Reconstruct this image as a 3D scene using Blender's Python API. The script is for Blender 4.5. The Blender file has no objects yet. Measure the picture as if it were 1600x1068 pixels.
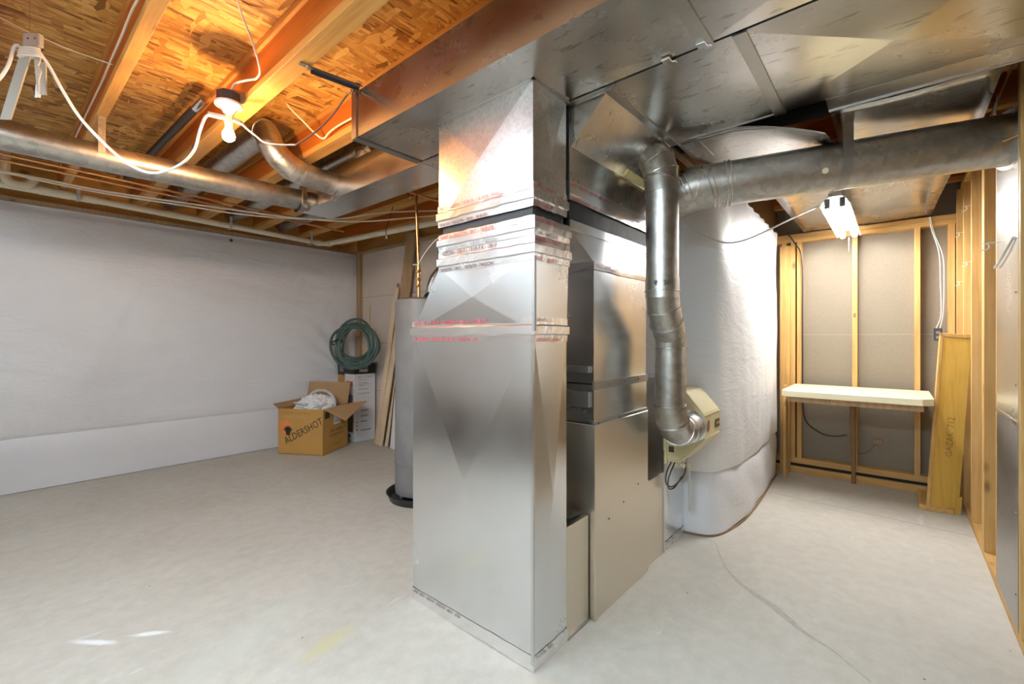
import bpy, bmesh, math, random
from mathutils import Vector, Matrix, noise

random.seed(7)
scene = bpy.context.scene
COL = scene.collection
PI = math.pi

# ------------------------------------------------------------------ camera, world, exposure
cam_d = bpy.data.cameras.new('camera')
cam = bpy.data.objects.new('camera', cam_d)
COL.objects.link(cam)
cam.location = (0, 0, 1.30)
cam.rotation_euler = (math.radians(90), 0, math.radians(40.53 - 90))
cam_d.sensor_width = 36
cam_d.lens = 700 / 1600 * 36
cam_d.shift_y = -5.4 / 1600
cam_d.clip_start = 0.02
scene.camera = cam

world = bpy.data.worlds.new('world')
scene.world = world
world.use_nodes = True
world.node_tree.nodes['Background'].inputs[0].default_value = (0.8, 0.85, 0.9, 1)
world.node_tree.nodes['Background'].inputs[1].default_value = 0.3
scene.view_settings.view_transform = 'Standard'
scene.view_settings.look = 'None'
scene.view_settings.gamma = 1
scene.view_settings.use_curve_mapping = False
scene.view_settings.exposure = 1.21
scene.cycles.max_bounces = 6
scene.cycles.adaptive_threshold = 0.06
scene.cycles.diffuse_bounces = 4
scene.cycles.glossy_bounces = 4
scene.cycles.transmission_bounces = 1
scene.cycles.sample_clamp_indirect = 2.5
scene.cycles.blur_glossy = 0.7
scene.cycles.use_denoising = True
scene.cycles.caustics_reflective = True

BULB = 360.0          # emission of the bare bulb
TUBE_ALCOVE = 60.0    # emission of the tubes over the alcove
TUBE_FILL = 74.0      # emission of the unseen fill lights added behind the camera
TUBE_FILL_LEFT = 12.0      # emission of the weaker added fill light nearest the covered wall

# ------------------------------------------------------------------ materials
MATS = {}


def new_mat(name):
    m = bpy.data.materials.new(name)
    m.use_nodes = True
    nt = m.node_tree
    b = nt.nodes['Principled BSDF']
    MATS[name] = m
    return m, nt, b


def N(nt, kind, **kw):
    n = nt.nodes.new(kind)
    for k, v in kw.items():
        setattr(n, k, v)
    return n


def coords(nt, scale=(1, 1, 1), rot=(0, 0, 0)):
    tc = N(nt, 'ShaderNodeTexCoord')
    mp = N(nt, 'ShaderNodeMapping')
    mp.inputs['Scale'].default_value = scale
    mp.inputs['Rotation'].default_value = rot
    nt.links.new(tc.outputs['Object'], mp.inputs['Vector'])
    return mp.outputs['Vector']


def ramp(nt, fac, stops):
    r = N(nt, 'ShaderNodeValToRGB')
    el = r.color_ramp.elements
    while len(el) > 1:
        el.remove(el[-1])
    el[0].position = stops[0][0]
    el[0].color = (*stops[0][1], 1)
    for p, c in stops[1:]:
        e = el.new(p)
        e.color = (*c, 1)
    nt.links.new(fac, r.inputs['Fac'])
    return r.outputs['Color']


def noise_tex(nt, vec, scale, detail=4, rough=0.55, dist=0.0):
    n = N(nt, 'ShaderNodeTexNoise')
    n.inputs['Scale'].default_value = scale
    n.inputs['Detail'].default_value = detail
    n.inputs['Roughness'].default_value = rough
    n.inputs['Distortion'].default_value = dist
    nt.links.new(vec, n.inputs['Vector'])
    return n.outputs['Fac']


def mix(nt, a, b, fac, mode='MIX'):
    m = N(nt, 'ShaderNodeMix', data_type='RGBA', blend_type=mode)
    for sock, v in ((m.inputs[6], a), (m.inputs[7], b)):
        if isinstance(v, tuple):
            sock.default_value = (*v, 1)
        else:
            nt.links.new(v, sock)
    if isinstance(fac, (int, float)):
        m.inputs[0].default_value = fac
    else:
        nt.links.new(fac, m.inputs[0])
    return m.outputs[2]


def bump(nt, b, h, strength=0.3, dist=0.01):
    bp = N(nt, 'ShaderNodeBump')
    bp.inputs['Strength'].default_value = strength
    bp.inputs['Distance'].default_value = dist
    nt.links.new(h, bp.inputs['Height'])
    nt.links.new(bp.outputs['Normal'], b.inputs['Normal'])


def plain(name, col, rough=0.5, metal=0.0, spec=0.5, bumps=None, var=0.12, vs=6.0):
    m, nt, b = new_mat(name)
    v = coords(nt)
    f = noise_tex(nt, v, vs, 5)
    c = ramp(nt, f, [(0.3, tuple(x * (1 - var) for x in col)), (0.7, tuple(min(1, x * (1 + var)) for x in col))])
    nt.links.new(c, b.inputs['Base Color'])
    b.inputs['Roughness'].default_value = rough
    b.inputs['Metallic'].default_value = metal
    b.inputs['Specular IOR Level'].default_value = spec
    if bumps:
        bump(nt, b, noise_tex(nt, v, bumps[0], 4), bumps[1], bumps[2])
    return m


def galvanised(name, lo=0.50, hi=0.74, tint=(1, 1, 1), rough=(0.2, 0.36), spangle=38.0, streak=0.0, dent=0.12, cell=0.15):
    m, nt, b = new_mat(name)
    v = coords(nt)
    w = noise_tex(nt, v, 9.0, 3)
    vor = N(nt, 'ShaderNodeTexVoronoi')
    vor.inputs['Scale'].default_value = spangle
    vor.inputs['Randomness'].default_value = 1.0
    nt.links.new(v, vor.inputs['Vector'])
    sep = N(nt, 'ShaderNodeSeparateColor')
    nt.links.new(vor.outputs['Color'], sep.inputs['Color'])
    big = noise_tex(nt, v, 2.2, 2, 0.5)
    c1 = ramp(nt, sep.outputs[0], [(0.0, tuple(lo * t for t in tint)), (1.0, tuple(hi * t for t in tint))])
    c2 = ramp(nt, big, [(0.3, tuple(lo * 1.02 * t for t in tint)), (0.7, tuple(hi * t for t in tint))])
    c = mix(nt, c1, c2, 1.0 - cell)
    if streak:
        v2 = coords(nt, (38, 9, 20), (0.0, 0.0, 0.35))
        st = noise_tex(nt, v2, 1.0, 3, 0.6)
        sf = ramp(nt, st, [(0.60, (0, 0, 0)), (0.68, (1, 1, 1))])
        c = mix(nt, c, tuple(lo * 0.78 * t for t in tint), sf)
    nt.links.new(c, b.inputs['Base Color'])
    b.inputs['Metallic'].default_value = 1.0
    mr = N(nt, 'ShaderNodeMapRange')
    mr.inputs[1].default_value = 0.3
    mr.inputs[2].default_value = 0.7
    mr.inputs[3].default_value = rough[0]
    mr.inputs[4].default_value = rough[1]
    mx = N(nt, 'ShaderNodeMath', operation='ADD')
    mu = N(nt, 'ShaderNodeMath', operation='MULTIPLY')
    nt.links.new(sep.outputs[1], mu.inputs[0])
    mu.inputs[1].default_value = 0.04
    mu2 = N(nt, 'ShaderNodeMath', operation='MULTIPLY')
    nt.links.new(big, mu2.inputs[0])
    mu2.inputs[1].default_value = 0.95
    nt.links.new(mu.outputs[0], mx.inputs[0])
    nt.links.new(mu2.outputs[0], mx.inputs[1])
    nt.links.new(mx.outputs[0], mr.inputs[0])
    nt.links.new(mr.outputs[0], b.inputs['Roughness'])
    bump(nt, b, noise_tex(nt, v, 3.0, 2), dent, 0.012)
    return m


def wood(name, axis, c0, c1, c2, rough=0.55, scale=1.0, knots=True):
    m, nt, b = new_mat(name)
    s = [38 * scale, 38 * scale, 38 * scale]
    s['xyz'.index(axis)] = 1.6 * scale
    v = coords(nt, tuple(s))
    g = noise_tex(nt, v, 1.0, 6, 0.6, 0.6)
    v2 = coords(nt, (2.1, 2.1, 2.1))
    g2 = noise_tex(nt, v2, 1.5, 3)
    c = ramp(nt, g, [(0.3, c0), (0.5, c1), (0.72, c2)])
    c = mix(nt, c, ramp(nt, g2, [(0.3, c0), (0.7, c2)]), 0.3)
    if knots:
        k = [6.0, 6.0, 6.0]
        k['xyz'.index(axis)] = 2.6
        vk = coords(nt, tuple(k))
        vor = N(nt, 'ShaderNodeTexVoronoi')
        vor.inputs['Scale'].default_value = 1.0
        nt.links.new(vk, vor.inputs['Vector'])
        kf = ramp(nt, vor.outputs['Distance'], [(0.05, (1, 1, 1)), (0.13, (0, 0, 0))])
        c = mix(nt, c, tuple(x * 0.45 for x in c0), kf)
    nt.links.new(c, b.inputs['Base Color'])
    b.inputs['Roughness'].default_value = rough
    bump(nt, b, g, 0.15, 0.004)
    return m


def osb(name, flip=False):
    m, nt, b = new_mat(name)
    cols = []
    for i, (sc, rot) in enumerate((((7, 46, 20), 0.25), ((9, 40, 20), -0.35), ((30, 10, 20), 0.15))):
        if flip:
            sc = (sc[1], sc[0], sc[2])
        v = coords(nt, sc, (0, 0, rot))
        dn = N(nt, 'ShaderNodeTexNoise')
        dn.inputs['Scale'].default_value = 0.6
        nt.links.new(v, dn.inputs['Vector'])
        ad = N(nt, 'ShaderNodeVectorMath', operation='ADD')
        nt.links.new(v, ad.inputs[0])
        nt.links.new(dn.outputs['Color'], ad.inputs[1])
        vor = N(nt, 'ShaderNodeTexVoronoi')
        vor.inputs['Scale'].default_value = 1.0
        nt.links.new(ad.outputs[0], vor.inputs['Vector'])
        sep = N(nt, 'ShaderNodeSeparateColor')
        nt.links.new(vor.outputs['Color'], sep.inputs['Color'])
        cols.append((ramp(nt, sep.outputs[0], [(0.0, (0.22, 0.085, 0.012)), (0.18, (0.48, 0.22, 0.04)), (0.6, (0.66, 0.36, 0.075)), (1.0, (0.82, 0.52, 0.15))]), sep.outputs[1], vor.outputs['Distance']))
    f1 = ramp(nt, cols[1][1], [(0.5, (0, 0, 0)), (0.56, (1, 1, 1))])
    f2 = ramp(nt, cols[2][1], [(0.72, (0, 0, 0)), (0.76, (1, 1, 1))])
    c = mix(nt, cols[0][0], cols[1][0], f1)
    c = mix(nt, c, cols[2][0], f2)
    v = coords(nt, (9, 60, 20) if not flip else (60, 9, 20), (0, 0, 0.1))
    dk = noise_tex(nt, v, 1.0, 3)
    df = ramp(nt, dk, [(0.60, (0, 0, 0)), (0.68, (1, 1, 1))])
    c = mix(nt, c, (0.22, 0.10, 0.03), df)
    nt.links.new(c, b.inputs['Base Color'])
    b.inputs['Roughness'].default_value = 0.6
    bump(nt, b, cols[0][2], 0.25, 0.004)
    return m


def concrete(name):
    m, nt, b = new_mat(name)
    v = coords(nt)
    a = noise_tex(nt, v, 0.9, 6, 0.6, 0.4)
    c = ramp(nt, a, [(0.3, (0.44, 0.40, 0.345)), (0.5, (0.52, 0.48, 0.42)), (0.72, (0.58, 0.545, 0.49))])
    f = noise_tex(nt, v, 14.0, 6, 0.65)
    c = mix(nt, c, ramp(nt, f, [(0.35, (0.43, 0.40, 0.35)), (0.65, (0.61, 0.575, 0.515))]), 0.35)
    # pale trowel sweeps and plaster drips
    v2 = coords(nt, (1.2, 5.0, 1), (0, 0, 0.5))
    p = noise_tex(nt, v2, 1.7, 5, 0.6)
    c = mix(nt, c, (0.66, 0.66, 0.65), ramp(nt, p, [(0.66, (0, 0, 0)), (0.74, (0.8, 0.8, 0.8))]))
    # small dark specks
    vor = N(nt, 'ShaderNodeTexVoronoi')
    vor.inputs['Scale'].default_value = 9.0
    nt.links.new(v, vor.inputs['Vector'])
    sp = ramp(nt, vor.outputs['Distance'], [(0.035, (1, 1, 1)), (0.055, (0, 0, 0))])
    sepc = N(nt, 'ShaderNodeSeparateColor')
    nt.links.new(vor.outputs['Color'], sepc.inputs['Color'])
    sel = ramp(nt, sepc.outputs[0], [(0.86, (0, 0, 0)), (0.9, (1, 1, 1))])
    spm = mix(nt, sp, sel, 1.0, 'MULTIPLY')
    c = mix(nt, c, (0.16, 0.15, 0.14), spm)
    # grey-green and ochre spills, each with a place of its own on the slab
    tc = N(nt, 'ShaderNodeTexCoord')

    def spot(cx, cy, rx, ry, ang, col, amt, lo=0.35, hi=1.0):
        nonlocal c
        mp = N(nt, 'ShaderNodeMapping', vector_type='TEXTURE')
        mp.inputs['Location'].default_value = (cx, cy, 0)
        mp.inputs['Rotation'].default_value = (0, 0, ang)
        mp.inputs['Scale'].default_value = (rx, ry, 1)
        nt.links.new(tc.outputs['Object'], mp.inputs['Vector'])
        ln = N(nt, 'ShaderNodeVectorMath', operation='LENGTH')
        nt.links.new(mp.outputs['Vector'], ln.inputs[0])
        ns = noise_tex(nt, v, 11.0, 5, 0.65)
        ad = N(nt, 'ShaderNodeMath', operation='MULTIPLY_ADD')
        nt.links.new(ns, ad.inputs[0])
        ad.inputs[1].default_value = 1.4
        ad.inputs[2].default_value = -0.7
        sm = N(nt, 'ShaderNodeMath', operation='ADD')
        nt.links.new(ln.outputs['Value'], sm.inputs[0])
        nt.links.new(ad.outputs[0], sm.inputs[1])
        f = ramp(nt, sm.outputs[0], [(lo, (amt, amt, amt)), (hi, (0, 0, 0))])
        c = mix(nt, c, col, f)
    spot(0.935, 1.84, 0.15, 0.06, 0.2, (0.52, 0.46, 0.26), 0.75)
    spot(1.15, 2.15, 0.35, 0.10, -0.5, (0.50, 0.49, 0.42), 0.4)
    spot(0.75, 2.15, 0.4, 0.16, 0.4, (0.55, 0.56, 0.50), 0.35)
    spot(2.75, 0.88, 0.30, 0.12, 0.5, (0.44, 0.42, 0.38), 0.5)
    spot(0.30, 2.60, 0.13, 0.02, -0.9, (0.86, 0.87, 0.87), 0.8)
    spot(0.46, 2.50, 0.10, 0.018, -0.7, (0.86, 0.87, 0.87), 0.8)
    spot(1.9, 0.35, 0.35, 0.12, 0.9, (0.50, 0.48, 0.44), 0.3)
    nt.links.new(c, b.inputs['Base Color'])
    b.inputs['Roughness'].default_value = 0.62
    b.inputs['Specular IOR Level'].default_value = 0.35
    bump(nt, b, f if not isinstance(f, tuple) else a, 0.08, 0.004)
    return m


def film(name, col, rough=0.4, axis_scale=(5, 5, 14)):
    m, nt, b = new_mat(name)
    v = coords(nt, axis_scale, (0.1, 0.5, 0.2))
    a = noise_tex(nt, v, 1.0, 5, 0.6, 1.2)
    v2 = coords(nt)
    d = noise_tex(nt, v2, 1.2, 4)
    c = ramp(nt, d, [(0.3, tuple(x * 0.93 for x in col)), (0.7, col)])
    nt.links.new(c, b.inputs['Base Color'])
    b.inputs['Roughness'].default_value = rough
    b.inputs['Specular IOR Level'].default_value = 0.45
    bump(nt, b, a, 0.36, 0.02)
    return m


def emitter(name, col, strength):
    m, nt, b = new_mat(name)
    b.inputs['Base Color'].default_value = (0.9, 0.9, 0.9, 1)
    b.inputs['Emission Color'].default_value = (*col, 1)
    b.inputs['Emission Strength'].default_value = strength
    return m


concrete('concrete')
plain('concrete_dark', (0.30, 0.285, 0.26), 0.8)
plain('crack_grey', (0.41, 0.38, 0.335), 0.8, vs=30)
osb('osb')
osb('osb_flip', True)
WOODC = ((0.44, 0.19, 0.035), (0.60, 0.30, 0.07), (0.70, 0.39, 0.11))
PALE = ((0.44, 0.23, 0.065), (0.58, 0.335, 0.105), (0.68, 0.43, 0.165))
for ax in 'xyz':
    wood('joist_wood_' + ax, ax, *WOODC)
    wood('pine_' + ax, ax, *PALE)
wood('web_wood', 'y', (0.40, 0.10, 0.008), (0.50, 0.14, 0.014), (0.58, 0.18, 0.025), scale=0.5, knots=False)
wood('panel_wood', 'z', (0.54, 0.30, 0.045), (0.66, 0.40, 0.075), (0.72, 0.46, 0.11), 0.4, knots=False)
wood('trim_wood', 'z', (0.60, 0.43, 0.27), (0.72, 0.55, 0.36), (0.80, 0.64, 0.46), 0.5, knots=False)
wood('dark_wood', 'z', (0.16, 0.08, 0.03), (0.24, 0.13, 0.05), (0.30, 0.17, 0.08), 0.6, knots=False)
wood('brown_wood', 'z', (0.30, 0.18, 0.09), (0.42, 0.27, 0.14), (0.52, 0.36, 0.20), 0.6)
galvanised('galv', 0.62, 0.78, (1, 1, 1.0), (0.20, 0.30), 120, dent=0.03)
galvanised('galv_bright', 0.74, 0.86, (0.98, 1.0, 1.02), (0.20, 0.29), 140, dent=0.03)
galvanised('galv_mottled', 0.50, 0.80, (1.0, 0.98, 0.95), (0.27, 0.40), 80, dent=0.03, cell=0.4)
galvanised('galv_old', 0.54, 0.74, (1.0, 0.97, 0.92), (0.20, 0.32), 80, streak=1, dent=0.04)
galvanised('galv_pipe', 0.38, 0.64, (1.0, 0.97, 0.91), (0.32, 0.46), 34, dent=0.02, cell=0.55)
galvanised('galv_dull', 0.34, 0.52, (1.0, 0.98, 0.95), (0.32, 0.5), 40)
galvanised('strip_metal', 0.45, 0.62, (1.0, 0.97, 0.92), (0.3, 0.45), 60)
galvanised('foil', 0.84, 0.93, (1.0, 0.99, 1.0), (0.20, 0.30), 90, dent=0.12)
galvanised('furnace_paint', 0.74, 0.78, (1.0, 0.92, 0.78), (0.34, 0.42), 90, dent=0.04)
galvanised('chrome', 0.75, 0.85, (1, 1, 1), (0.06, 0.12), 10, dent=0.0)
galvanised('copper', 0.55, 0.75, (1.0, 0.52, 0.24), (0.25, 0.4), 30, dent=0.0)
galvanised('brass', 0.50, 0.65, (1.0, 0.62, 0.26), (0.25, 0.4), 30, dent=0.0)
plain('canvas_black', (0.02, 0.02, 0.022), 0.55, bumps=(14, 0.6, 0.01))
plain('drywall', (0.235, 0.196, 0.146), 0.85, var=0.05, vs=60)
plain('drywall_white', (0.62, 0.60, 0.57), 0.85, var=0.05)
plain('back_wall', (0.66, 0.57, 0.50), 0.75, var=0.06, vs=3, bumps=(6, 0.35, 0.02))
plain('tape_white', (0.33, 0.29, 0.24), 0.8, var=0.04)
film('blanket', (0.82, 0.83, 0.86), 0.42)
film('blanket_stem', (0.89, 0.90, 0.93), 0.42, (4, 4, 9))
film('blanket_low', (0.80, 0.81, 0.85), 0.42, (4, 4, 6))
plain('heater_grey', (0.18, 0.17, 0.165), 0.45)
plain('pan_black', (0.018, 0.018, 0.02), 0.4)
plain('pvc', (0.74, 0.66, 0.50), 0.35, var=0.05)
plain('white_cable', (0.83, 0.80, 0.75), 0.4, var=0.04)
plain('cream_cable', (0.80, 0.72, 0.58), 0.45, var=0.04)
plain('black_cable', (0.015, 0.014, 0.014), 0.4)
plain('brown_cable', (0.11, 0.06, 0.04), 0.45)
plain('white_plastic', (0.50, 0.47, 0.42), 0.35, var=0.04)
plain('porcelain', (0.88, 0.86, 0.83), 0.2, var=0.02)
plain('box_black', (0.03, 0.025, 0.025), 0.5)
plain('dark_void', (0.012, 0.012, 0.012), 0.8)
plain('humid_beige', (0.74, 0.66, 0.40), 0.38, var=0.03)
plain('label_dark', (0.10, 0.085, 0.05), 0.4)
plain('badge_red', (0.48, 0.12, 0.06), 0.4, var=0.03)
plain('badge_gold', (0.55, 0.33, 0.10), 0.4, var=0.05)
plain('shelf_cream', (0.84, 0.78, 0.54), 0.32, var=0.02)
plain('cardboard', (0.50, 0.265, 0.065), 0.75, var=0.05)
plain('cardboard_in', (0.42, 0.25, 0.12), 0.8, var=0.05)
plain('ink_black', (0.03, 0.025, 0.022), 0.6)
plain('ink_brown', (0.25, 0.12, 0.05), 0.7)
plain('ink_red', (0.55, 0.06, 0.09), 0.5, var=0.3, vs=40)
plain('ink_dark', (0.10, 0.05, 0.06), 0.5, var=0.3, vs=40)
plain('ink_grey', (0.32, 0.32, 0.34), 0.6)
plain('orange_ink', (0.72, 0.22, 0.05), 0.6)
plain('carton_white', (0.72, 0.70, 0.70), 0.5, var=0.03)
plain('hose_green', (0.065, 0.105, 0.088), 0.4)
plain('grey_hose', (0.55, 0.56, 0.57), 0.35)
plain('crumple_white', (0.85, 0.84, 0.83), 0.35)
plain('yellow_batt', (0.85, 0.72, 0.36), 0.9, bumps=(60, 1.0, 0.01))
plain('hook_white', (0.62, 0.60, 0.55), 0.35)
plain('screw', (0.16, 0.15, 0.13), 0.5, 0.6)
plain('door_brown', (0.09, 0.065, 0.045), 0.6)
emitter('bulb_glow', (1.0, 0.56, 0.24), BULB)
emitter('tube_glow_alcove', (0.98, 0.97, 0.95), TUBE_ALCOVE)
emitter('tube_glow_fill', (0.68, 0.87, 1.0), TUBE_FILL)
emitter('tube_glow_fill_left', (0.74, 0.90, 1.0), TUBE_FILL_LEFT)


# ------------------------------------------------------------------ mesh helpers
class MB:
    def __init__(self):
        self.v = []
        self.f = []

    def add(self, verts, faces):
        o = len(self.v)
        self.v += [Vector(p) for p in verts]
        self.f += [tuple(o + i for i in f) for f in faces]
        return self

    def hexa(self, p):
        """p: 8 points, 4 bottom ccw then 4 top ccw"""
        return self.add(p, [(3, 2, 1, 0), (4, 5, 6, 7), (0, 1, 5, 4), (1, 2, 6, 5), (2, 3, 7, 6), (3, 0, 4, 7)])

    def box(self, x0, x1, y0, y1, z0, z1):
        return self.hexa([(x0, y0, z0), (x1, y0, z0), (x1, y1, z0), (x0, y1, z0), (x0, y0, z1), (x1, y0, z1), (x1, y1, z1), (x0, y1, z1)])

    def obox(self, c, ax, ay, az, hx, hy, hz):
        c, ax, ay, az = Vector(c), Vector(ax).normalized(), Vector(ay).normalized(), Vector(az).normalized()
        P = []
        for z in (-hz, hz):
            for x, y in ((-hx, -hy), (hx, -hy), (hx, hy), (-hx, hy)):
                P.append(c + ax * x + ay * y + az * z)
        return self.hexa(P)

    def frustum(self, b, t, breaks='', d=0.008):
        """sheet-metal section between rectangle b and rectangle t; faces named in breaks (s e n w b t) are cross-broken"""
        P = [Vector(p) for p in b + t]
        quads = {'b': (3, 2, 1, 0), 't': (4, 5, 6, 7), 's': (0, 1, 5, 4), 'e': (1, 2, 6, 5), 'n': (2, 3, 7, 6), 'w': (3, 0, 4, 7)}
        verts = list(P)
        faces = []
        for k, q in quads.items():
            if k in breaks:
                c = sum((P[i] for i in q), Vector()) / 4
                n = (P[q[2]] - P[q[0]]).cross(P[q[3]] - P[q[1]]).normalized()
                verts.append(c + n * d)
                m = len(verts) - 1
                for i in range(4):
                    faces.append((q[i], q[(i + 1) % 4], m))
            else:
                faces.append(q)
        return self.add(verts, faces)

    def duct(self, x0, x1, y0, y1, z0, z1, breaks='', d=0.008):
        b = [(x0, y0, z0), (x1, y0, z0), (x1, y1, z0), (x0, y1, z0)]
        t = [(x0, y0, z1), (x1, y0, z1), (x1, y1, z1), (x0, y1, z1)]
        return self.frustum(b, t, breaks, d)

    def rings(self, rings, cap=True, closed=True):
        n = len(rings[0])
        verts = [p for r in rings for p in r]
        faces = []
        for i in range(len(rings) - 1):
            for j in range(n if closed else n - 1):
                k = (j + 1) % n
                faces.append((i * n + j, i * n + k, (i + 1) * n + k, (i + 1) * n + j))
        if cap:
            faces.append(tuple(reversed(range(n))))
            faces.append(tuple((len(rings) - 1) * n + j for j in range(n)))
        return self.add(verts, faces)

    def tube(self, path, r, seg=10, cap=True):
        path = [Vector(p) for p in path]
        rr = r if isinstance(r, (list, tuple)) else [r] * len(path)
        t0 = (path[1] - path[0]).normalized()
        up = Vector((0, 0, 1)) if abs(t0.z) < 0.9 else Vector((1, 0, 0))
        u = t0.cross(up).normalized()
        rings = []
        for i, p in enumerate(path):
            if i == 0:
                t = t0
            elif i == len(path) - 1:
                t = (path[i] - path[i - 1]).normalized()
            else:
                t = ((path[i + 1] - path[i]).normalized() + (path[i] - path[i - 1]).normalized())
                t = t.normalized() if t.length > 1e-6 else t0
            u = (u - t * u.dot(t))
            u = u.normalized()
            w = t.cross(u)
            k = 1.0
            if 0 < i < len(path) - 1:
                a = (path[i + 1] - path[i]).normalized().dot((path[i] - path[i - 1]).normalized())
                k = min(1.3, 1.0 / max(0.6, math.sqrt((1 + a) / 2)))
            rings.append([p + (u * math.cos(q) + w * math.sin(q)) * rr[i] * (k if k < 1.02 else 1.0) for q in [2 * PI * j / seg for j in range(seg)]])
        return self.rings(rings, cap)

    def lathe(self, prof, c=(0, 0, 0), seg=24, axis=(0, 0, 1)):
        c = Vector(c)
        a = Vector(axis).normalized()
        up = Vector((1, 0, 0)) if abs(a.x) < 0.9 else Vector((0, 1, 0))
        u = a.cross(up).normalized()
        w = a.cross(u)
        return self.rings([[c + a * z + (u * math.cos(q) + w * math.sin(q)) * r for q in [2 * PI * j / seg for j in range(seg)]] for r, z in prof])

    def prism(self, pts, d):
        """pts: planar loop (3D), extruded along vector d"""
        d = Vector(d)
        n = len(pts)
        v = [Vector(p) for p in pts] + [Vector(p) + d for p in pts]
        f = [tuple(reversed(range(n))), tuple(range(n, 2 * n))]
        for i in range(n):
            j = (i + 1) % n
            f.append((i, j, n + j, n + i))
        return self.add(v, f)

    def grid(self, fn, nu, nv):
        v = [fn(i / nu, j / nv) for j in range(nv + 1) for i in range(nu + 1)]
        f = []
        for j in range(nv):
            for i in range(nu):
                a = j * (nu + 1) + i
                f.append((a, a + 1, a + nu + 2, a + nu + 1))
        return self.add(v, f)

    def mesh(self, name, origin=(0, 0, 0), bevel=0.0, fix=True):
        o = Vector(origin)
        me = bpy.data.meshes.new(name)
        me.from_pydata([tuple(p - o) for p in self.v], [], self.f)
        bm = bmesh.new()
        bm.from_mesh(me)
        if fix:
            bmesh.ops.recalc_face_normals(bm, faces=bm.faces)
        if bevel:
            bmesh.ops.bevel(bm, geom=list(bm.edges), offset=bevel, segments=1, affect='EDGES', profile=0.5)
        bm.to_mesh(me)
        bm.free()
        return me

    def build(self, name, mat, parent=None, smooth=False, bevel=0.0, origin=None, fix=True):
        org = Vector((0, 0, 0))
        if parent is not None:
            org = Vector(parent.get('_o', (0, 0, 0)))
        elif origin is not None:
            org = Vector(origin)
        me = self.mesh(name, org, bevel, fix)
        me.materials.append(MATS[mat])
        if smooth:
            for p in me.polygons:
                p.use_smooth = True
            if smooth != 'all':
                me.set_sharp_from_angle(angle=math.radians(40))
        ob = bpy.data.objects.new(name, me)
        COL.objects.link(ob)
        ob['_o'] = tuple(org)
        if parent is not None:
            ob.parent = parent
        else:
            ob.location = org
        return ob


def tag(o, label=None, cat=None, group=None, kind=None):
    if label:
        o['label'] = label
    if cat:
        o['category'] = cat
    if group:
        o['group'] = group
    if kind:
        o['kind'] = kind
    return o


def thing(name, label, cat, loc=(0, 0, 0), group=None):
    o = bpy.data.objects.new(name, None)
    COL.objects.link(o)
    o.location = loc
    o['_o'] = tuple(loc)
    o.empty_display_size = 0.05
    return tag(o, label, cat, group)


def smooth_path(pts, n=6):
    P = [Vector(p) for p in pts]
    out = []
    for i in range(len(P) - 1):
        p0 = P[max(i - 1, 0)]
        p1, p2 = P[i], P[i + 1]
        p3 = P[min(i + 2, len(P) - 1)]
        for k in range(n):
            t = k / n
            out.append(0.5 * ((2 * p1) + (p2 - p0) * t + (2 * p0 - 5 * p1 + 4 * p2 - p3) * t * t + (3 * p1 - p0 - 3 * p2 + p3) * t ** 3))
    out.append(P[-1])
    return out


def cable(name, pts, r, mat, label, cat='cable', n=6, group=None):
    o = MB().tube(smooth_path(pts, n), r, 8).build(name, mat, None, smooth=True, origin=pts[0])
    return tag(o, label, cat, group)


def text(s, size, org, xdir, ydir, mat, parent, name='lettering', align='LEFT', squash=1.0, bold=0.0, gap=1.0):
    cu = bpy.data.curves.new('txt', 'FONT')
    cu.body = s
    cu.size = size
    cu.align_x = align
    cu.resolution_u = 2
    cu.offset = bold
    cu.space_character = gap
    ob = bpy.data.objects.new('txt', cu)
    COL.objects.link(ob)
    bpy.context.view_layer.update()
    dg = bpy.context.evaluated_depsgraph_get()
    me = bpy.data.meshes.new_from_object(ob.evaluated_get(dg))
    bpy.data.objects.remove(ob)
    bpy.data.curves.remove(cu)
    x, y = Vector(xdir).normalized(), Vector(ydir).normalized()
    z = x.cross(y)
    po = Vector(parent.get('_o', (0, 0, 0)))
    M = Matrix(((x.x, y.x, z.x, 0), (x.y, y.y, z.y, 0), (x.z, y.z, z.z, 0), (0, 0, 0, 1)))
    for v in me.vertices:
        v.co = M @ Vector((v.co.x * squash, v.co.y, 0)) + Vector(org) - po
    me.materials.clear()
    me.materials.append(MATS[mat])
    me.name = name
    o = bpy.data.objects.new(name, me)
    COL.objects.link(o)
    o.parent = parent
    o['_o'] = tuple(po)
    return o


def scribble(org, xdir, ydir, length, height, mat, parent, name, seed=1):
    """a line of print or pen too small to read: a row of short uneven strokes"""
    rg = random.Random(seed)
    o, x, y = Vector(org), Vector(xdir).normalized(), Vector(ydir).normalized()
    m = MB()
    p = 0.0
    while p < length:
        w = height * rg.uniform(0.14, 0.3)
        lo, hi = height * rg.uniform(0, 0.25), height * rg.uniform(0.55, 1.0)
        sl = height * rg.uniform(-0.1, 0.25)
        m.add([o + x * p + y * lo, o + x * (p + w) + y * lo, o + x * (p + w + sl) + y * hi, o + x * (p + sl) + y * hi], [(0, 1, 2, 3)])
        p += w + height * rg.choice((0.16, 0.2, 0.25, 0.6))
    return m.build(name, mat, parent, fix=False)


def struct(o):
    o['kind'] = 'structure'
    return o


# ------------------------------------------------------------------ the shell of the basement
XB, XA, YR, YL, XF = 3.32, 5.19, -0.49, 5.70, -0.85   # back wall, alcove wall, right wall, left wall, wall behind the camera
ZJ0, ZJ1 = 2.56, 2.80                                   # joist bottom and top

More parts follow.
